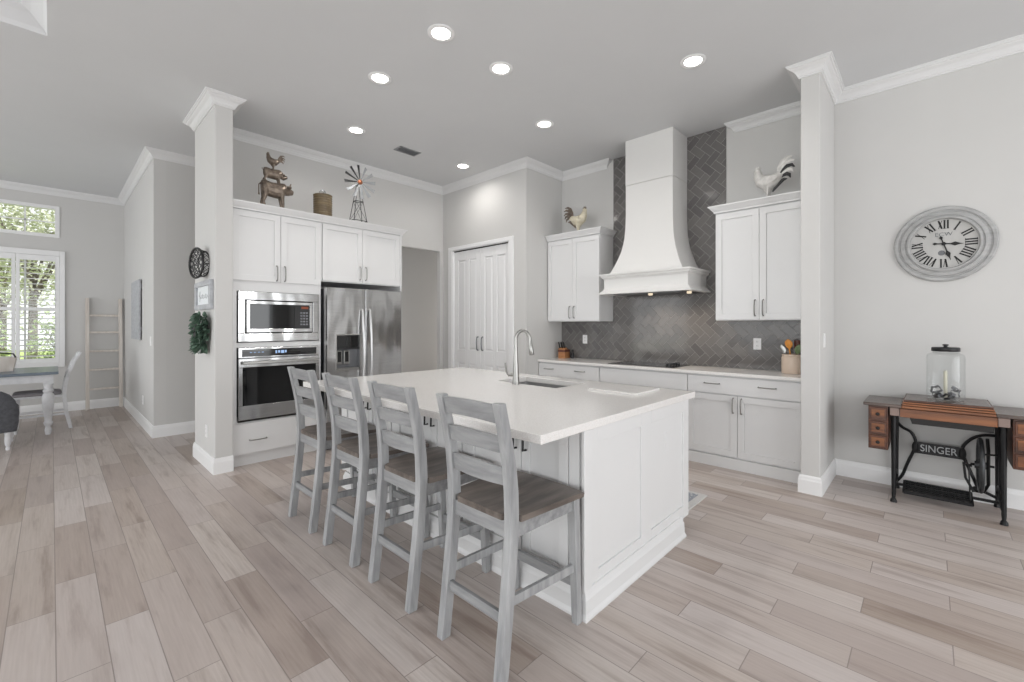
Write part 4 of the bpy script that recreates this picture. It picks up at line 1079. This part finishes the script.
# ---------------------------------------------------------------- wall clock
ckx, ckz, cky = .078, 2.018, YB
cl = thing('wall_clock', 'large round grey-washed wall clock with black roman numerals', 'clock', (ckx, cky, ckz))
bm = BM(); lathe(bm, [(.0, 0), (.302, 0), (.302, -.018), (.292, -.028), (.275, -.028), (.268, -.02), (.262, -.02), (.255, -.034), (.232, -.040), (.226, -.034), (.222, -.034), (.217, -.05), (.205, -.052), (.2, -.046), (.198, -.022), (0, -.022)], (0, 0, 0), 64, 'Y'); part('frame', bm, 'clockframe', cl, world=False, smooth=True)
bm = BM(); lathe(bm, [(0, -.0225), (.198, -.0225), (.198, -.0235), (0, -.0236)], (0, 0, 0), 48, 'Y'); part('dial', bm, 'clockface', cl, world=False)
def stroke(bm, c, e1, e2, x0, y0, x1, y1, w):
    a = c+e1*x0+e2*y0; b = c+e1*x1+e2*y1; beam(bm, a, b, .002, w, up=(0, 1, 0)) if False else None
    d = (b-a).normalized(); s = Vector((-d.z, 0, d.x)); A = []
    for q in ((-1, -1), (1, -1)):
        pass
    v = [bm.verts.new(Vector((p.x, yy, p.z))) for yy in (-.0236, -.0252) for p in (a-s*w/2, b-s*w/2, b+s*w/2, a+s*w/2)]
    bridge(bm, v[:4], v[4:]); bm.faces.new(v[:4]); bm.faces.new(v[4:])
NUM = ['XII', 'I', 'II', 'III', 'IIII', 'V', 'VI', 'VII', 'VIII', 'IX', 'X', 'XI']
for k, s_ in enumerate(NUM):
    a = k*pi/6; e2 = Vector((sin(a), 0, cos(a))); e1 = Vector((cos(a), 0, -sin(a))); c = e2*.155; h = .033
    ws = {'I': .0195, 'V': .030, 'X': .030}; tot = sum(ws[q] for q in s_); x = -tot/2; bm = BM()
    for q in s_:
        w = ws[q]; m = x+w/2
        if q == 'I':
            stroke(bm, c, e1, e2, m, -h, m, h, .0105)
            for yy in (-h, h): stroke(bm, c, e1, e2, m-.0075, yy, m+.0075, yy, .0035)
        elif q == 'V': stroke(bm, c, e1, e2, m-.010, h, m, -h, .011); stroke(bm, c, e1, e2, m+.010, h, m, -h, .0035)
        else: stroke(bm, c, e1, e2, m-.010, h, m+.010, -h, .011); stroke(bm, c, e1, e2, m+.010, h, m-.010, -h, .0035)
        x += w
    part('numeral', bm, 'ink', cl, world=False)
def hand(ang, L, name, yy, spade):
    bm = BM(); e2 = Vector((sin(ang), 0, cos(ang))); e1 = Vector((cos(ang), 0, -sin(ang)))
    poly = [(-.004, -.035), (-.011, -.052), (0, -.066), (.011, -.052), (.004, -.035), (.0045, spade-.024), (.016, spade), (.004, spade+.03), (.001, L), (-.001, L), (-.004, spade+.03), (-.016, spade), (-.0045, spade-.024)]
    A = [bm.verts.new(e1*x+e2*y+Vector((0, yy, 0))) for x, y in poly]; B = [bm.verts.new(e1*x+e2*y+Vector((0, yy-.0015, 0))) for x, y in poly]
    bridge(bm, A, B); bm.faces.new(A); bm.faces.new(B); part(name, bm, 'ink', cl, world=False)
hand(math.radians(95), .115, 'hour_hand', -.027, .065); hand(math.radians(163), .14, 'minute_hand', -.03, .085)
bm = BM(); lathe(bm, [(.014, -.0236), (.014, -.034), (0, -.035)], (0, 0, 0), 16, 'Y'); part('pin', bm, 'ink', cl, world=False)
def text_mesh(txt, size, extrude):
    cu = bpy.data.curves.new('txt', 'FONT'); cu.body = txt; cu.size = size; cu.extrude = extrude; cu.align_x = 'CENTER'; cu.align_y = 'CENTER'
    o = bpy.data.objects.new('txt', cu); COL.objects.link(o); dg = bpy.context.evaluated_depsgraph_get(); dg.update()
    me = bpy.data.meshes.new_from_object(o.evaluated_get(dg)); bpy.data.objects.remove(o); return me
def text_part(name, txt, size, ex, mat, parent, M4, sx=1):
    me = text_mesh(txt, size, ex); me.transform(M4 @ Matrix.Diagonal((sx, 1, 1, 1))); me.materials.clear(); me.materials.append(M[mat])
    o = bpy.data.objects.new(name, me); COL.objects.link(o); o.parent = parent; return o
text_part('maker_lettering', 'ECW', .042, .0005, 'inkgrey', cl, Matrix.Translation((0, -.0243, .075)) @ Matrix.Rotation(pi/2, 4, 'X'), 1.1)
bm = BM(); lathe(bm, [(0, -.0236), (.021, -.0237), (.021, -.0245), (0, -.0246)], (-.012, 0, -.072), 20, 'Y'); part('dial_emblem', bm, 'inkgrey', cl, world=False)

# ---------------------------------------------------------------- treadle sewing table
sw = thing('sewing_table', 'antique oak treadle sewing table on a black cast iron base against the grey wall', 'sewing table', (.085, 4.70, 0))
SYF, SYR = 4.475, 4.925
for x0, x1 in ((-.387, -.158), (.330, .557)):
    bm = BM(); box(bm, x0, x1, SYF-.005, SYR, .732, .757); part('table_leaf', bm, 'oaktop', sw, bevel=.005)
bm = BM(); box(bm, -.158, .330, SYF-.005, SYR, .733, .752); part('table_board', bm, 'oak', sw, bevel=.003)
bm = BM(); box(bm, -.146, .318, SYF+.012, SYR-.005, .752, .7965); part('lid_gap_shade', bm, 'ebony', sw)  # dark core puts the shadow gaps between lid boards into colour
for z0, z1, d in ((.7545, .768, .002), (.7715, .783, .007), (.7865, .797, .012)):
    bm = BM(); box(bm, -.158+d, .330-d, SYF-.003+d, SYR-.002, z0, z1); part('lid_board', bm, 'oak' if z1 < .79 else 'oakdark', sw, bevel=.003)
bm = BM(); box(bm, -.138, .31, SYF+.03, SYR-.03, .796, .7985); part('lid_top', bm, 'oaktop', sw)
bm = BM(); box(bm, -.168, .337, SYF+.012, SYF+.034, .663, .728); part('apron', bm, 'oak', sw, bevel=.002)
bm = BM(); prism(bm, [(-.135, .728), (.332, .728), (.322, .612), (-.10, .612)], SYF+.06, SYR-.05, 'XZ'); part('machine_well', bm, 'ebony', sw, bevel=.003)
for x in (-.227, .339):
    for y in (SYF+.008, SYR-.08): bm = BM(); box(bm, x, x+.055, y, y+.05, .668, .730); part('corner_block', bm, 'endgrain', sw, bevel=.003)
for x0, x1 in ((-.357, -.237), (.407, .527)):
    bm = BM(); box(bm, x0, x1, SYF+.022, SYR-.03, .39, .73); cs = part('drawer_case', bm, 'oakdark', sw, bevel=.003)
    for k in range(3):
        z0 = .401+k*.11; bm = BM(); box(bm, x0+.008, x1-.008, SYF+.008, SYF+.022, z0, z0+.098); dr = part('drawer', bm, 'oak' if False else 'oakdark', sw, bevel=.004)
        bm = BM(); box(bm, x0+.02, x1-.02, SYF+.004, SYF+.008, z0+.016, z0+.082); part('carved_panel', bm, 'oak', dr, bevel=.004)
        bm = BM(); lathe(bm, [(.006, 0), (.005, -.01), (.012, -.016), (.013, -.022), (.006, -.028), (0, -.028)], ((x0+x1)/2, SYF+.004, z0+.05), 14, 'Y'); part('knob', bm, 'ebony', dr, smooth=True)
for x in (-.205, .367):
    bm = BM()
    for y0, y1 in ((4.50, 4.545), (4.90, 4.855)):
        s = 1 if y0 > 4.7 else -1
        tube(bm, [(x, y0+s*.004, .0), (x, y0+s*.004, .018), (x, y0, .03)], [.022, .02, .012], 10)
        tube(bm, [(x, y0, .02), (x, y0-s*.006, .06), (x, y0+(y1-y0)*.25, .2), (x, y0+(y1-y0)*.6, .42), (x, y1, .668)], [.010, .013, .014, .016, .019], 8)
        tube(bm, [(x, y0+(y1-y0)*.2, .12), (x, y0+(y1-y0)*.3+s*-.05, .17), (x, 4.70, .20)], .009, 8)
        tube(bm, [(x, y0+(y1-y0)*.5, .35), (x, y1-s*.06, .48), (x, 4.70, .58)], .009, 8)
    beam(bm, (x, 4.535, .655), (x, 4.865, .655), .03, .024); tube(bm, [(x, 4.70, .1), (x, 4.70, .655)], .009, 8)
    tube(bm, [(x, 4.51, .10), (x, 4.60, .075), (x, 4.70, .10), (x, 4.80, .075), (x, 4.89, .10)], .011, 8)
    part('iron_leg_frame', bm, 'iron', sw, smooth=True)
bm = BM(); yb = 4.865
def br(pts, r=.011):
    P = [Vector((a, yb, b)) for a, b in pts]; out = []
    n = len(P)
    for i in range(n-1):
        p0, p1, p2, p3 = P[max(i-1, 0)], P[i], P[i+1], P[min(i+2, n-1)]
        for k in range(5):
            t = k/5; out.append(.5*((2*p1)+(p2-p0)*t+(2*p0-5*p1+4*p2-p3)*t*t+(3*p1-p0-3*p2+p3)*t**3))
    out.append(P[-1]); tube(bm, out, r, 8)
br([(-.2, .56), (-.165, .52), (-.115, .49), (-.09, .44), (-.085, .39), (-.1, .33), (-.135, .23), (-.165, .13), (-.2, .07)])
br([(.365, .54), (.29, .532), (.235, .50), (.19, .44), (.18, .39), (.19, .34), (.225, .24), (.258, .14), (.262, .11)])
br([(.262, .12), (.31, .10), (.365, .075)])
box(bm, -.09, .183, yb-.008, yb+.008, .326, .338); box(bm, -.09, .183, yb-.008, yb+.008, .404, .416); box(bm, -.09, .183, yb, yb+.006, .335, .406)
for c in ((-.088, .37), (.182, .37)): sphere(bm, (c[0], yb, c[1]), .03, 12, (.7, .35, 1.6))
sphere(bm, (.262, yb, .115), .03, 12, (1.2, .6, .8))
part('back_brace', bm, 'iron', sw, smooth=True)
text_part('raised_lettering', 'SINGER', .078, .003, 'lettering', sw, Matrix.Translation((.047-.085, yb-.006-4.70, .371)) @ Matrix.Rotation(pi/2, 4, 'X'), .82)
bm = BM(); yc, zc2, wr, wx = 4.72, .335, .187, .268; n = 40; rr = []
for i in range(n):
    a = 2*pi*i/n; o = Vector((0, cos(a), sin(a))); rr.append([bm.verts.new(Vector((wx, yc, zc2))+o*(wr+.016*cos(b))+UX*(.014*sin(b))) for b in [2*pi*k/8 for k in range(8)]])
for i in range(n): bridge(bm, rr[i], rr[(i+1) % n])
for k in range(6):
    a = 2*pi*k/6; p = Vector((wx, yc, zc2)); o = Vector((0, cos(a), sin(a))); q = Vector((0, -sin(a), cos(a)))
    tube(bm, [p+o*.02, p+o*.07+q*.02, p+o*.13-q*.012, p+o*.18], .006, 6)
cyl(bm, (wx-.03, yc, zc2), (wx+.03, yc, zc2), .026, seg=14); part('flywheel', bm, 'wheelmetal', sw, smooth=True)
bm = BM(); tube(bm, [(wx+.035, yc+.0, .535), (wx+.04, yc, .45), (wx+.04, yc, .2), (wx+.02, yc+.05, .13), (wx, yb, .115)], .010, 8)
tube(bm, [(wx-.05, yc, zc2), (wx+.07, yc, zc2)], .009, 8); tube(bm, [(wx+.02, yc-.01, .42), (wx+.085, yc-.01, .425)], .007, 8)
tube(bm, [(wx-.05, yc, zc2), (wx-.06, yc-.02, zc2-.03), (wx-.055, 4.64, .08)], .005, 6); tube(bm, [(wx-.05, yc-.05, .33), (wx-.09, yc-.1, .36), (wx-.08, yc-.1, .25), (wx-.04, yc-.12, .16)], .008, 8)
part('crank_rod', bm, 'iron', sw, smooth=True)
bm = BM(); tx0, tx1, ty0, ty1, tz = -.15, .222, 4.60, 4.79, .085
def tp(x, y): return Vector((x, y, tz-.02+.16*(y-4.60)))
for p, q in ((((tx0, ty0), (tx1, ty0))), ((tx1, ty0), (tx1, ty1)), ((tx1, ty1), (tx0, ty1)), ((tx0, ty1), (tx0, ty0))): beam(bm, tp(*p), tp(*q), .016, .024)
for i in range(1, 12): x = tx0+(tx1-tx0)*i/12; beam(bm, tp(x, ty0), tp(x, ty1), .007, .012)
for i in range(1, 6): y = ty0+(ty1-ty0)*i/6; beam(bm, tp(tx0, y), tp(tx1, y), .012, .012)
beam(bm, (-.195, 4.715, .085), (.357, 4.715, .085), .018, .018); part('treadle', bm, 'iron', sw)

# big glass jar with a few things inside
JX, JY, JZ = .085, 4.69, .7987
jr = thing('glass_jar', 'large clear glass jar with a black lid standing on the sewing table', 'jar', (JX, JY, JZ))
bm = BM(); lathe(bm, [(0, 0), (.098, 0), (.106, .008), (.108, .03), (.108, .325), (.102, .345), (.08, .356), (.072, .362), (.074, .368), (.066, .368), (.068, .360), (.098, .341), (.104, .325), (.104, .03), (.098, .012), (0, .010)], (JX, JY, JZ), 40); part('glass_body', bm, 'jar', jr, smooth=True)
bm = BM(); lathe(bm, [(0, .369), (.078, .369), (.08, .372), (.08, .394), (.075, .400), (.02, .402), (.012, .404), (.011, .410), (.018, .414), (.017, .422), (0, .425)], (JX, JY, JZ), 32); part('lid', bm, 'black', jr, smooth=True)
cv = thing('pillar_candle', 'slim ivory candle standing inside the glass jar', 'candle', (JX, JY+.01, JZ+.0101))
bm = BM(); lathe(bm, [(0, 0), (.011, 0), (.011, .205), (.009, .21), (0, .208)], (JX, JY+.01, JZ+.0101), 16); part('wax', bm, 'candle', cv, smooth=True)
bm = BM(); cyl(bm, (JX, JY+.01, JZ+.21), (JX, JY+.01, JZ+.226), .0015, seg=6); part('wick', bm, 'ink', cv)
rn = random.Random(5)
for k, (dx, dy, dz, r, tl) in enumerate(((-.052, -.03, .075, .031, .4), (-.04, -.045, .034, .023, 1.2), (.005, -.06, .032, .022, .8), (.045, -.035, .05, .03, .3), (.055, .01, .085, .026, .9), (.03, .045, .035, .024, 1.0), (-.05, .035, .034, .024, .2))):
    bm = BM(); n = 22; rr = []; m = Matrix.Translation((JX+dx, JY+dy, JZ+dz)) @ Matrix.Rotation(tl+k, 4, 'Z') @ Matrix.Rotation(tl, 4, 'X')
    for i in range(n):
        a = 2*pi*i/n; q = r*(1+.16*cos(5*a)); rr.append([bm.verts.new(m @ Vector((q*cos(a)*s, h, q*sin(a)*s))) for s, h in ((1, -.011), (1, .011), (.9, .011), (.9, -.011))])
    for i in range(n): bridge(bm, rr[i], rr[(i+1) % n])
    tag(recenter(part('cookie_cutter', bm, 'steel_dark'), (JX+dx, JY+dy, JZ+dz-r)), 'small shiny metal cookie cutter lying among others in the bottom of the glass jar', 'cookie cutter', 'metal cutters in the glass jar')

# ---------------------------------------------------------------- rug behind the island
rg = thing('kitchen_rug', 'grey patterned runner rug on the floor behind the island', 'rug', (-2.1, 3.43, 0))
bm = BM(); box(bm, -2.86, -1.34, 3.10, 3.57, .002, .010); part('pile', bm, 'rug', rg)
bm = BM()
for a, b, c, d in ((-2.92, -1.285, 3.57, 3.61), (-2.92, -1.285, 3.06, 3.10), (-2.92, -2.86, 3.10, 3.57), (-1.34, -1.285, 3.10, 3.57)): box(bm, a, b, c, d, .001, .010)
part('border', bm, 'rugedge', rg)

# ---------------------------------------------------------------- dining corner
dt = thing('dining_table', 'distressed white dining table with turned legs and a slate grey top by the window', 'table', (-8.39, -.9, 0))
tX0, tX1, tY0, tY1 = -8.90, -7.87, -1.95, .06
bm = BM(); box(bm, tX0, tX1, tY0, tY1, .752, .786); part('top', bm, 'tabletop', dt, bevel=.006)
bm = BM()
for a, b, c, d in ((tX0+.08, tX1-.08, tY1-.10, tY1-.075), (tX0+.08, tX1-.08, tY0+.075, tY0+.1), (tX0+.075, tX0+.1, tY0+.08, tY1-.08), (tX1-.1, tX1-.075, tY0+.08, tY1-.08)): box(bm, a, b, c, d, .655, .752)
part('apron', bm, 'whitewash', dt)
for x in (tX0+.10, tX1-.11):
    for y in (tY0+.1, tY1-.09):
        bm = BM(); box(bm, x-.045, x+.045, y-.045, y+.045, .635, .752)
        lathe(bm, [(0, 0), (.024, 0), (.03, .03), (.034, .06), (.024, .1), (.036, .12), (.044, .15), (.032, .17), (.034, .2), (.052, .36), (.058, .45), (.05, .5), (.036, .52), (.05, .54), (.05, .555), (.034, .57), (.04, .60), (.04, .636), (0, .636)], (x, y, 0), 18); part('leg', bm, 'whitewash', dt, smooth=True)
ch = thing('dining_chair', 'distressed white slat-back chair with grey cushion at the near end of the dining table', 'chair', (-8.45, -.1, 0))
cx0, cx1 = -8.64, -8.26
for x in (cx0, cx1):
    bm = BM(); rs = []
    for z, y, h in ((0, .175, .018), (.2, .135, .019), (.42, .115, .021), (.55, .12, .02), (.72, .15, .019), (.88, .205, .017), (1.0, .265, .015)):
        rs.append([bm.verts.new((x+a*.02, y+b*h, z)) for a, b in ((-1, -1), (1, -1), (1, 1), (-1, 1))])
    for a, b in zip(rs, rs[1:]): bridge(bm, a, b)
    bm.faces.new(rs[0]); bm.faces.new(rs[-1]); part('rear_leg', bm, 'whitewash', ch, bevel=.004)
    bm = BM(); tube(bm, [(x, -.31, 0), (x, -.31, .1), (x, -.31, .38), (x, -.31, .435)], [.014, .018, .024, .024], 10); part('front_leg', bm, 'whitewash', ch, smooth=True)
    bm = BM(); beam(bm, (x, -.30, .2), (x, .13, .2), .018, .028); part('side_stretcher', bm, 'whitewash', ch)
for z, y, hgt in ((.955, .245, .075), (.80, .178, .05), (.67, .138, .045)):
    bm = BM(); beam(bm, (cx0, y, z), (cx1, y, z), .02, hgt, up=(0, .35, 1)); part('back_slat', bm, 'whitewash', ch, bevel=.004)
bm = BM(); box(bm, cx0+.0, cx1, -.335, .105, .425, .455); part('seat_frame', bm, 'whitewash', ch, bevel=.005)
bm = BM(); A = [[bm.verts.new(v) for v in rrect(cx0-.005+i, cx1+.005-i, -.345+i, .09-i, .05, z)] for i, z in ((.012, .4555), (0, .468), (0, .482), (.015, .498), (.06, .506))]
for a, b in zip(A, A[1:]): bridge(bm, a, b)
bm.faces.new(A[0]); bm.faces.new(A[-1]); part('cushion', bm, 'cushion', ch, smooth=True)
ac = thing('upholstered_chair', 'charcoal upholstered dining chair with turned white legs at the left edge of the view', 'chair', (-7.50, -.55, 0))
def superell(cx, cy, a, b, z, n=28, p=3): return [(cx+a*abs(cos(t))**(2/p)*(1 if cos(t) >= 0 else -1), cy+b*abs(sin(t))**(2/p)*(1 if sin(t) >= 0 else -1), z) for t in [2*pi*i/n for i in range(n)]]
bm = BM(); A = [[bm.verts.new(v) for v in superell(-7.56, -.55, a, b, z)] for a, b, z in ((.26, .27, .22), (.28, .285, .25), (.29, .295, .36), (.285, .29, .44), (.25, .26, .475))]
for a, b in zip(A, A[1:]): bridge(bm, a, b)
bm.faces.new(A[0]); bm.faces.new(A[-1]); part('seat', bm, 'fabric', ac, smooth=True)
bm = BM(); A = [[bm.verts.new(v) for v in superell(x, -.55, a, b, z)] for x, a, b, z in ((-7.30, .07, .285, .20), (-7.29, .09, .30, .30), (-7.28, .09, .30, .44), (-7.26, .085, .275, .54), (-7.24, .075, .235, .61), (-7.22, .055, .18, .65), (-7.21, .02, .10, .665))]
for a, b in zip(A, A[1:]): bridge(bm, a, b)
bm.faces.new(A[0]); bm.faces.new(A[-1]); part('backrest', bm, 'fabric', ac, smooth=True)
for x in (-7.80, -7.30):
    for y in (-.33, -.78):
        bm = BM(); lathe(bm, [(0, 0), (.016, 0), (.02, .02), (.014, .04), (.024, .06), (.028, .12), (.024, .16), (.03, .18), (.03, .25), (0, .25)], (x, y, 0), 14); part('leg', bm, 'whitewash', ac, smooth=True)
bx = thing('wooden_caddy', 'whitewashed wooden box with a dark handle on the dining table', 'box', (-8.42, -.42, .786))
bm = BM(); b0, b1, c0, c1 = -8.54, -8.30, -.62, -.315
P0 = [[bm.verts.new((x, y, z)) for x, y in ((b0+k, c0+k), (b1-k, c0+k), (b1-k, c1-k), (b0+k, c1-k))] for k, z in ((.02, .786), (-.01, .955), (.002, .955), (.03, .80))]
for a, b in zip(P0, P0[1:]): bridge(bm, a, b)
bm.faces.new(P0[0]); bm.faces.new(P0[-1]); part('box', bm, 'ladder', bx, bevel=.002)
bm = BM(); tube(bm, [(-8.42, c0, .95), (-8.42, c0+.02, 1.0), (-8.42, -.47, 1.02), (-8.42, c1-.02, 1.0), (-8.42, c1, .95)], .009, 8); part('handle', bm, 'black', bx, smooth=True)

# ---------------------------------------------------------------- ceiling fittings
LT = [(-2.61, 1.98, 'lit round recessed ceiling light nearest the camera, left of centre above the stools', 23.5), (-3.47, 1.974, 'lit round recessed ceiling light above the far stools, in front of the animal figurine', 23.5),
      (-2.607, 2.601, 'lit round recessed ceiling light in the middle of the ceiling over the island sink', 23.5), (-1.399, 3.607, 'lit round recessed ceiling light farthest right, in front of the hood chimney', 23.5),
      (-4.589, 2.318, 'lit round recessed ceiling light in front of the canister and windmill on the cabinets', 23.5), (-2.99, 3.642, 'lit round recessed ceiling light in front of the left upper cabinet and cream rooster', 23.5),
      (-4.581, 3.844, 'lit round recessed ceiling light close to the pantry wall crown moulding', 23.5)]
for x, y, lb, pw_ in LT:
    x *= .982; y *= .982
    t = thing('recessed_light', lb, 'ceiling light', (x, y, HC), 'recessed ceiling lights')
    bm = BM(); lathe(bm, [(.066, -.001), (.098, -.001), (.097, -.005), (.088, -.008), (.07, -.008), (.066, -.004)], (x, y, HC), 32, closed=True); part('trim_ring', bm, 'trim', t, smooth=True)
    bm = BM(); lathe(bm, [(0, -.001), (.067, -.001), (.067, -.003), (0, -.0031)], (x, y, HC), 32); part('lens', bm, 'lamp', t)
    l = bpy.data.lights.new('recessed_lamp_light', 'SPOT'); l.energy = pw_; l.color = (1, .965, .925); l.spot_size = 3.0 if x < -4 else 2.75; l.spot_blend = .8; l.shadow_soft_size = .07
    o = bpy.data.objects.new('recessed_lamp_light', l); COL.objects.link(o); o.parent = t; o.location = (0, 0, -.02)
vt = thing('ceiling_vent', 'dark slatted air vent in the ceiling above the windmill ornament', 'vent', (-4.6, 2.985, HC))
bm = BM(); vx0, vx1, vy0, vy1 = -4.68, -4.52, 2.84, 3.13
for a, b, c, d in ((vx0, vx1, vy0, vy0+.018), (vx0, vx1, vy1-.018, vy1), (vx0, vx0+.018, vy0, vy1), (vx1-.018, vx1, vy0, vy1)): box(bm, a, b, c, d, HC-.008, HC-.0005)
part('frame', bm, 'ventgrey', vt, bevel=.002)
bm = BM(); box(bm, vx0+.018, vx1-.018, vy0+.018, vy1-.018, HC-.002, HC-.0005); part('duct', bm, 'ventgrey', vt)
bm = BM()
for i in range(8): x = vx0+.026+i*.0155; beam(bm, (x, vy0+.018, HC-.006), (x, vy1-.018, HC-.006), .012, .0015, up=(.5, 0, 1))
part('slats', bm, 'ventgrey', vt)

# ---------------------------------------------------------------- outdoors beyond the dining window
bm = BM(); box(bm, -40, -10.1, -25, 25, -.25, -.15); tag(part('lawn', bm, 'lawn'), 'sunlit green lawn outside the dining window', 'lawn')['kind'] = 'structure'
def tree(name, label, loc, crown, n, seed, mat, leafs, trunk=.09):
    t = thing(name, label, 'tree' if trunk else 'shrub', loc, 'plants outside the dining window'); r = random.Random(seed); bm = BM()
    cx, cy, cz, rx, ry, rz_ = crown
    for k in range(n):
        a = r.uniform(0, 2*pi); q = r.uniform(-1, 1); m = r.random()**.45; s = math.sqrt(1-q*q)
        p = Vector((cx+rx*m*s*cos(a), cy+ry*m*s*sin(a), cz+rz_*m*q)); 
        leaf(bm, p, Vector((r.uniform(-1, 1), r.uniform(-1, 1), r.uniform(-.8, .4))), Vector((r.uniform(-1, 1), r.uniform(-1, 1), 1)), leafs*r.uniform(.7, 1.3), leafs*.6)
    part('foliage', bm, mat, t, world=False, recalc=False)
    bm = BM(); tr_ = trunk or .03
    tube(bm, [(0, 0, 0), (.03, .02, cz*.5), (cx, cy, cz)], [tr_, tr_*.8, tr_*.4], 8)
    for k in range(7):
        a = r.uniform(0, 2*pi); tube(bm, [(.03*cz, 0, cz*.55+.1*k), (cx+rx*.4*cos(a), cy+ry*.4*sin(a), cz+.1*k-.2), (cx+rx*.8*cos(a), cy+ry*.8*sin(a), cz+rz_*r.uniform(-.2, .6))], [tr_*.4, tr_*.25, tr_*.1], 5)
    part('trunk', bm, 'bark', t, world=False)
tree('garden_tree', 'nearer leafy pale tree just outside the dining windows', (-14.2, -.3, -.15), (0, 0, 3.5, .9, 1.3, 1.6), 4200, 11, 'foliage2', .085)
tree('garden_tree', 'leafy pale tree standing farther back beyond the nearer tree outside', (-17.5, -.9, -.15), (0, 0, 3.4, 1.2, 1.5, 2.2), 3500, 12, 'foliage2', .085)
tree('garden_shrub', 'green shrub seen low through the right window shutter', (-12.3, .15, -.15), (0, 0, 1.1, .5, .5, .8), 1500, 13, 'foliage', .07, .03)
tree('garden_shrub', 'green shrub seen low through the left window shutter', (-12.5, -1.05, -.15), (0, 0, 1.05, .6, .6, .8), 1500, 14, 'foliage', .07, .03)
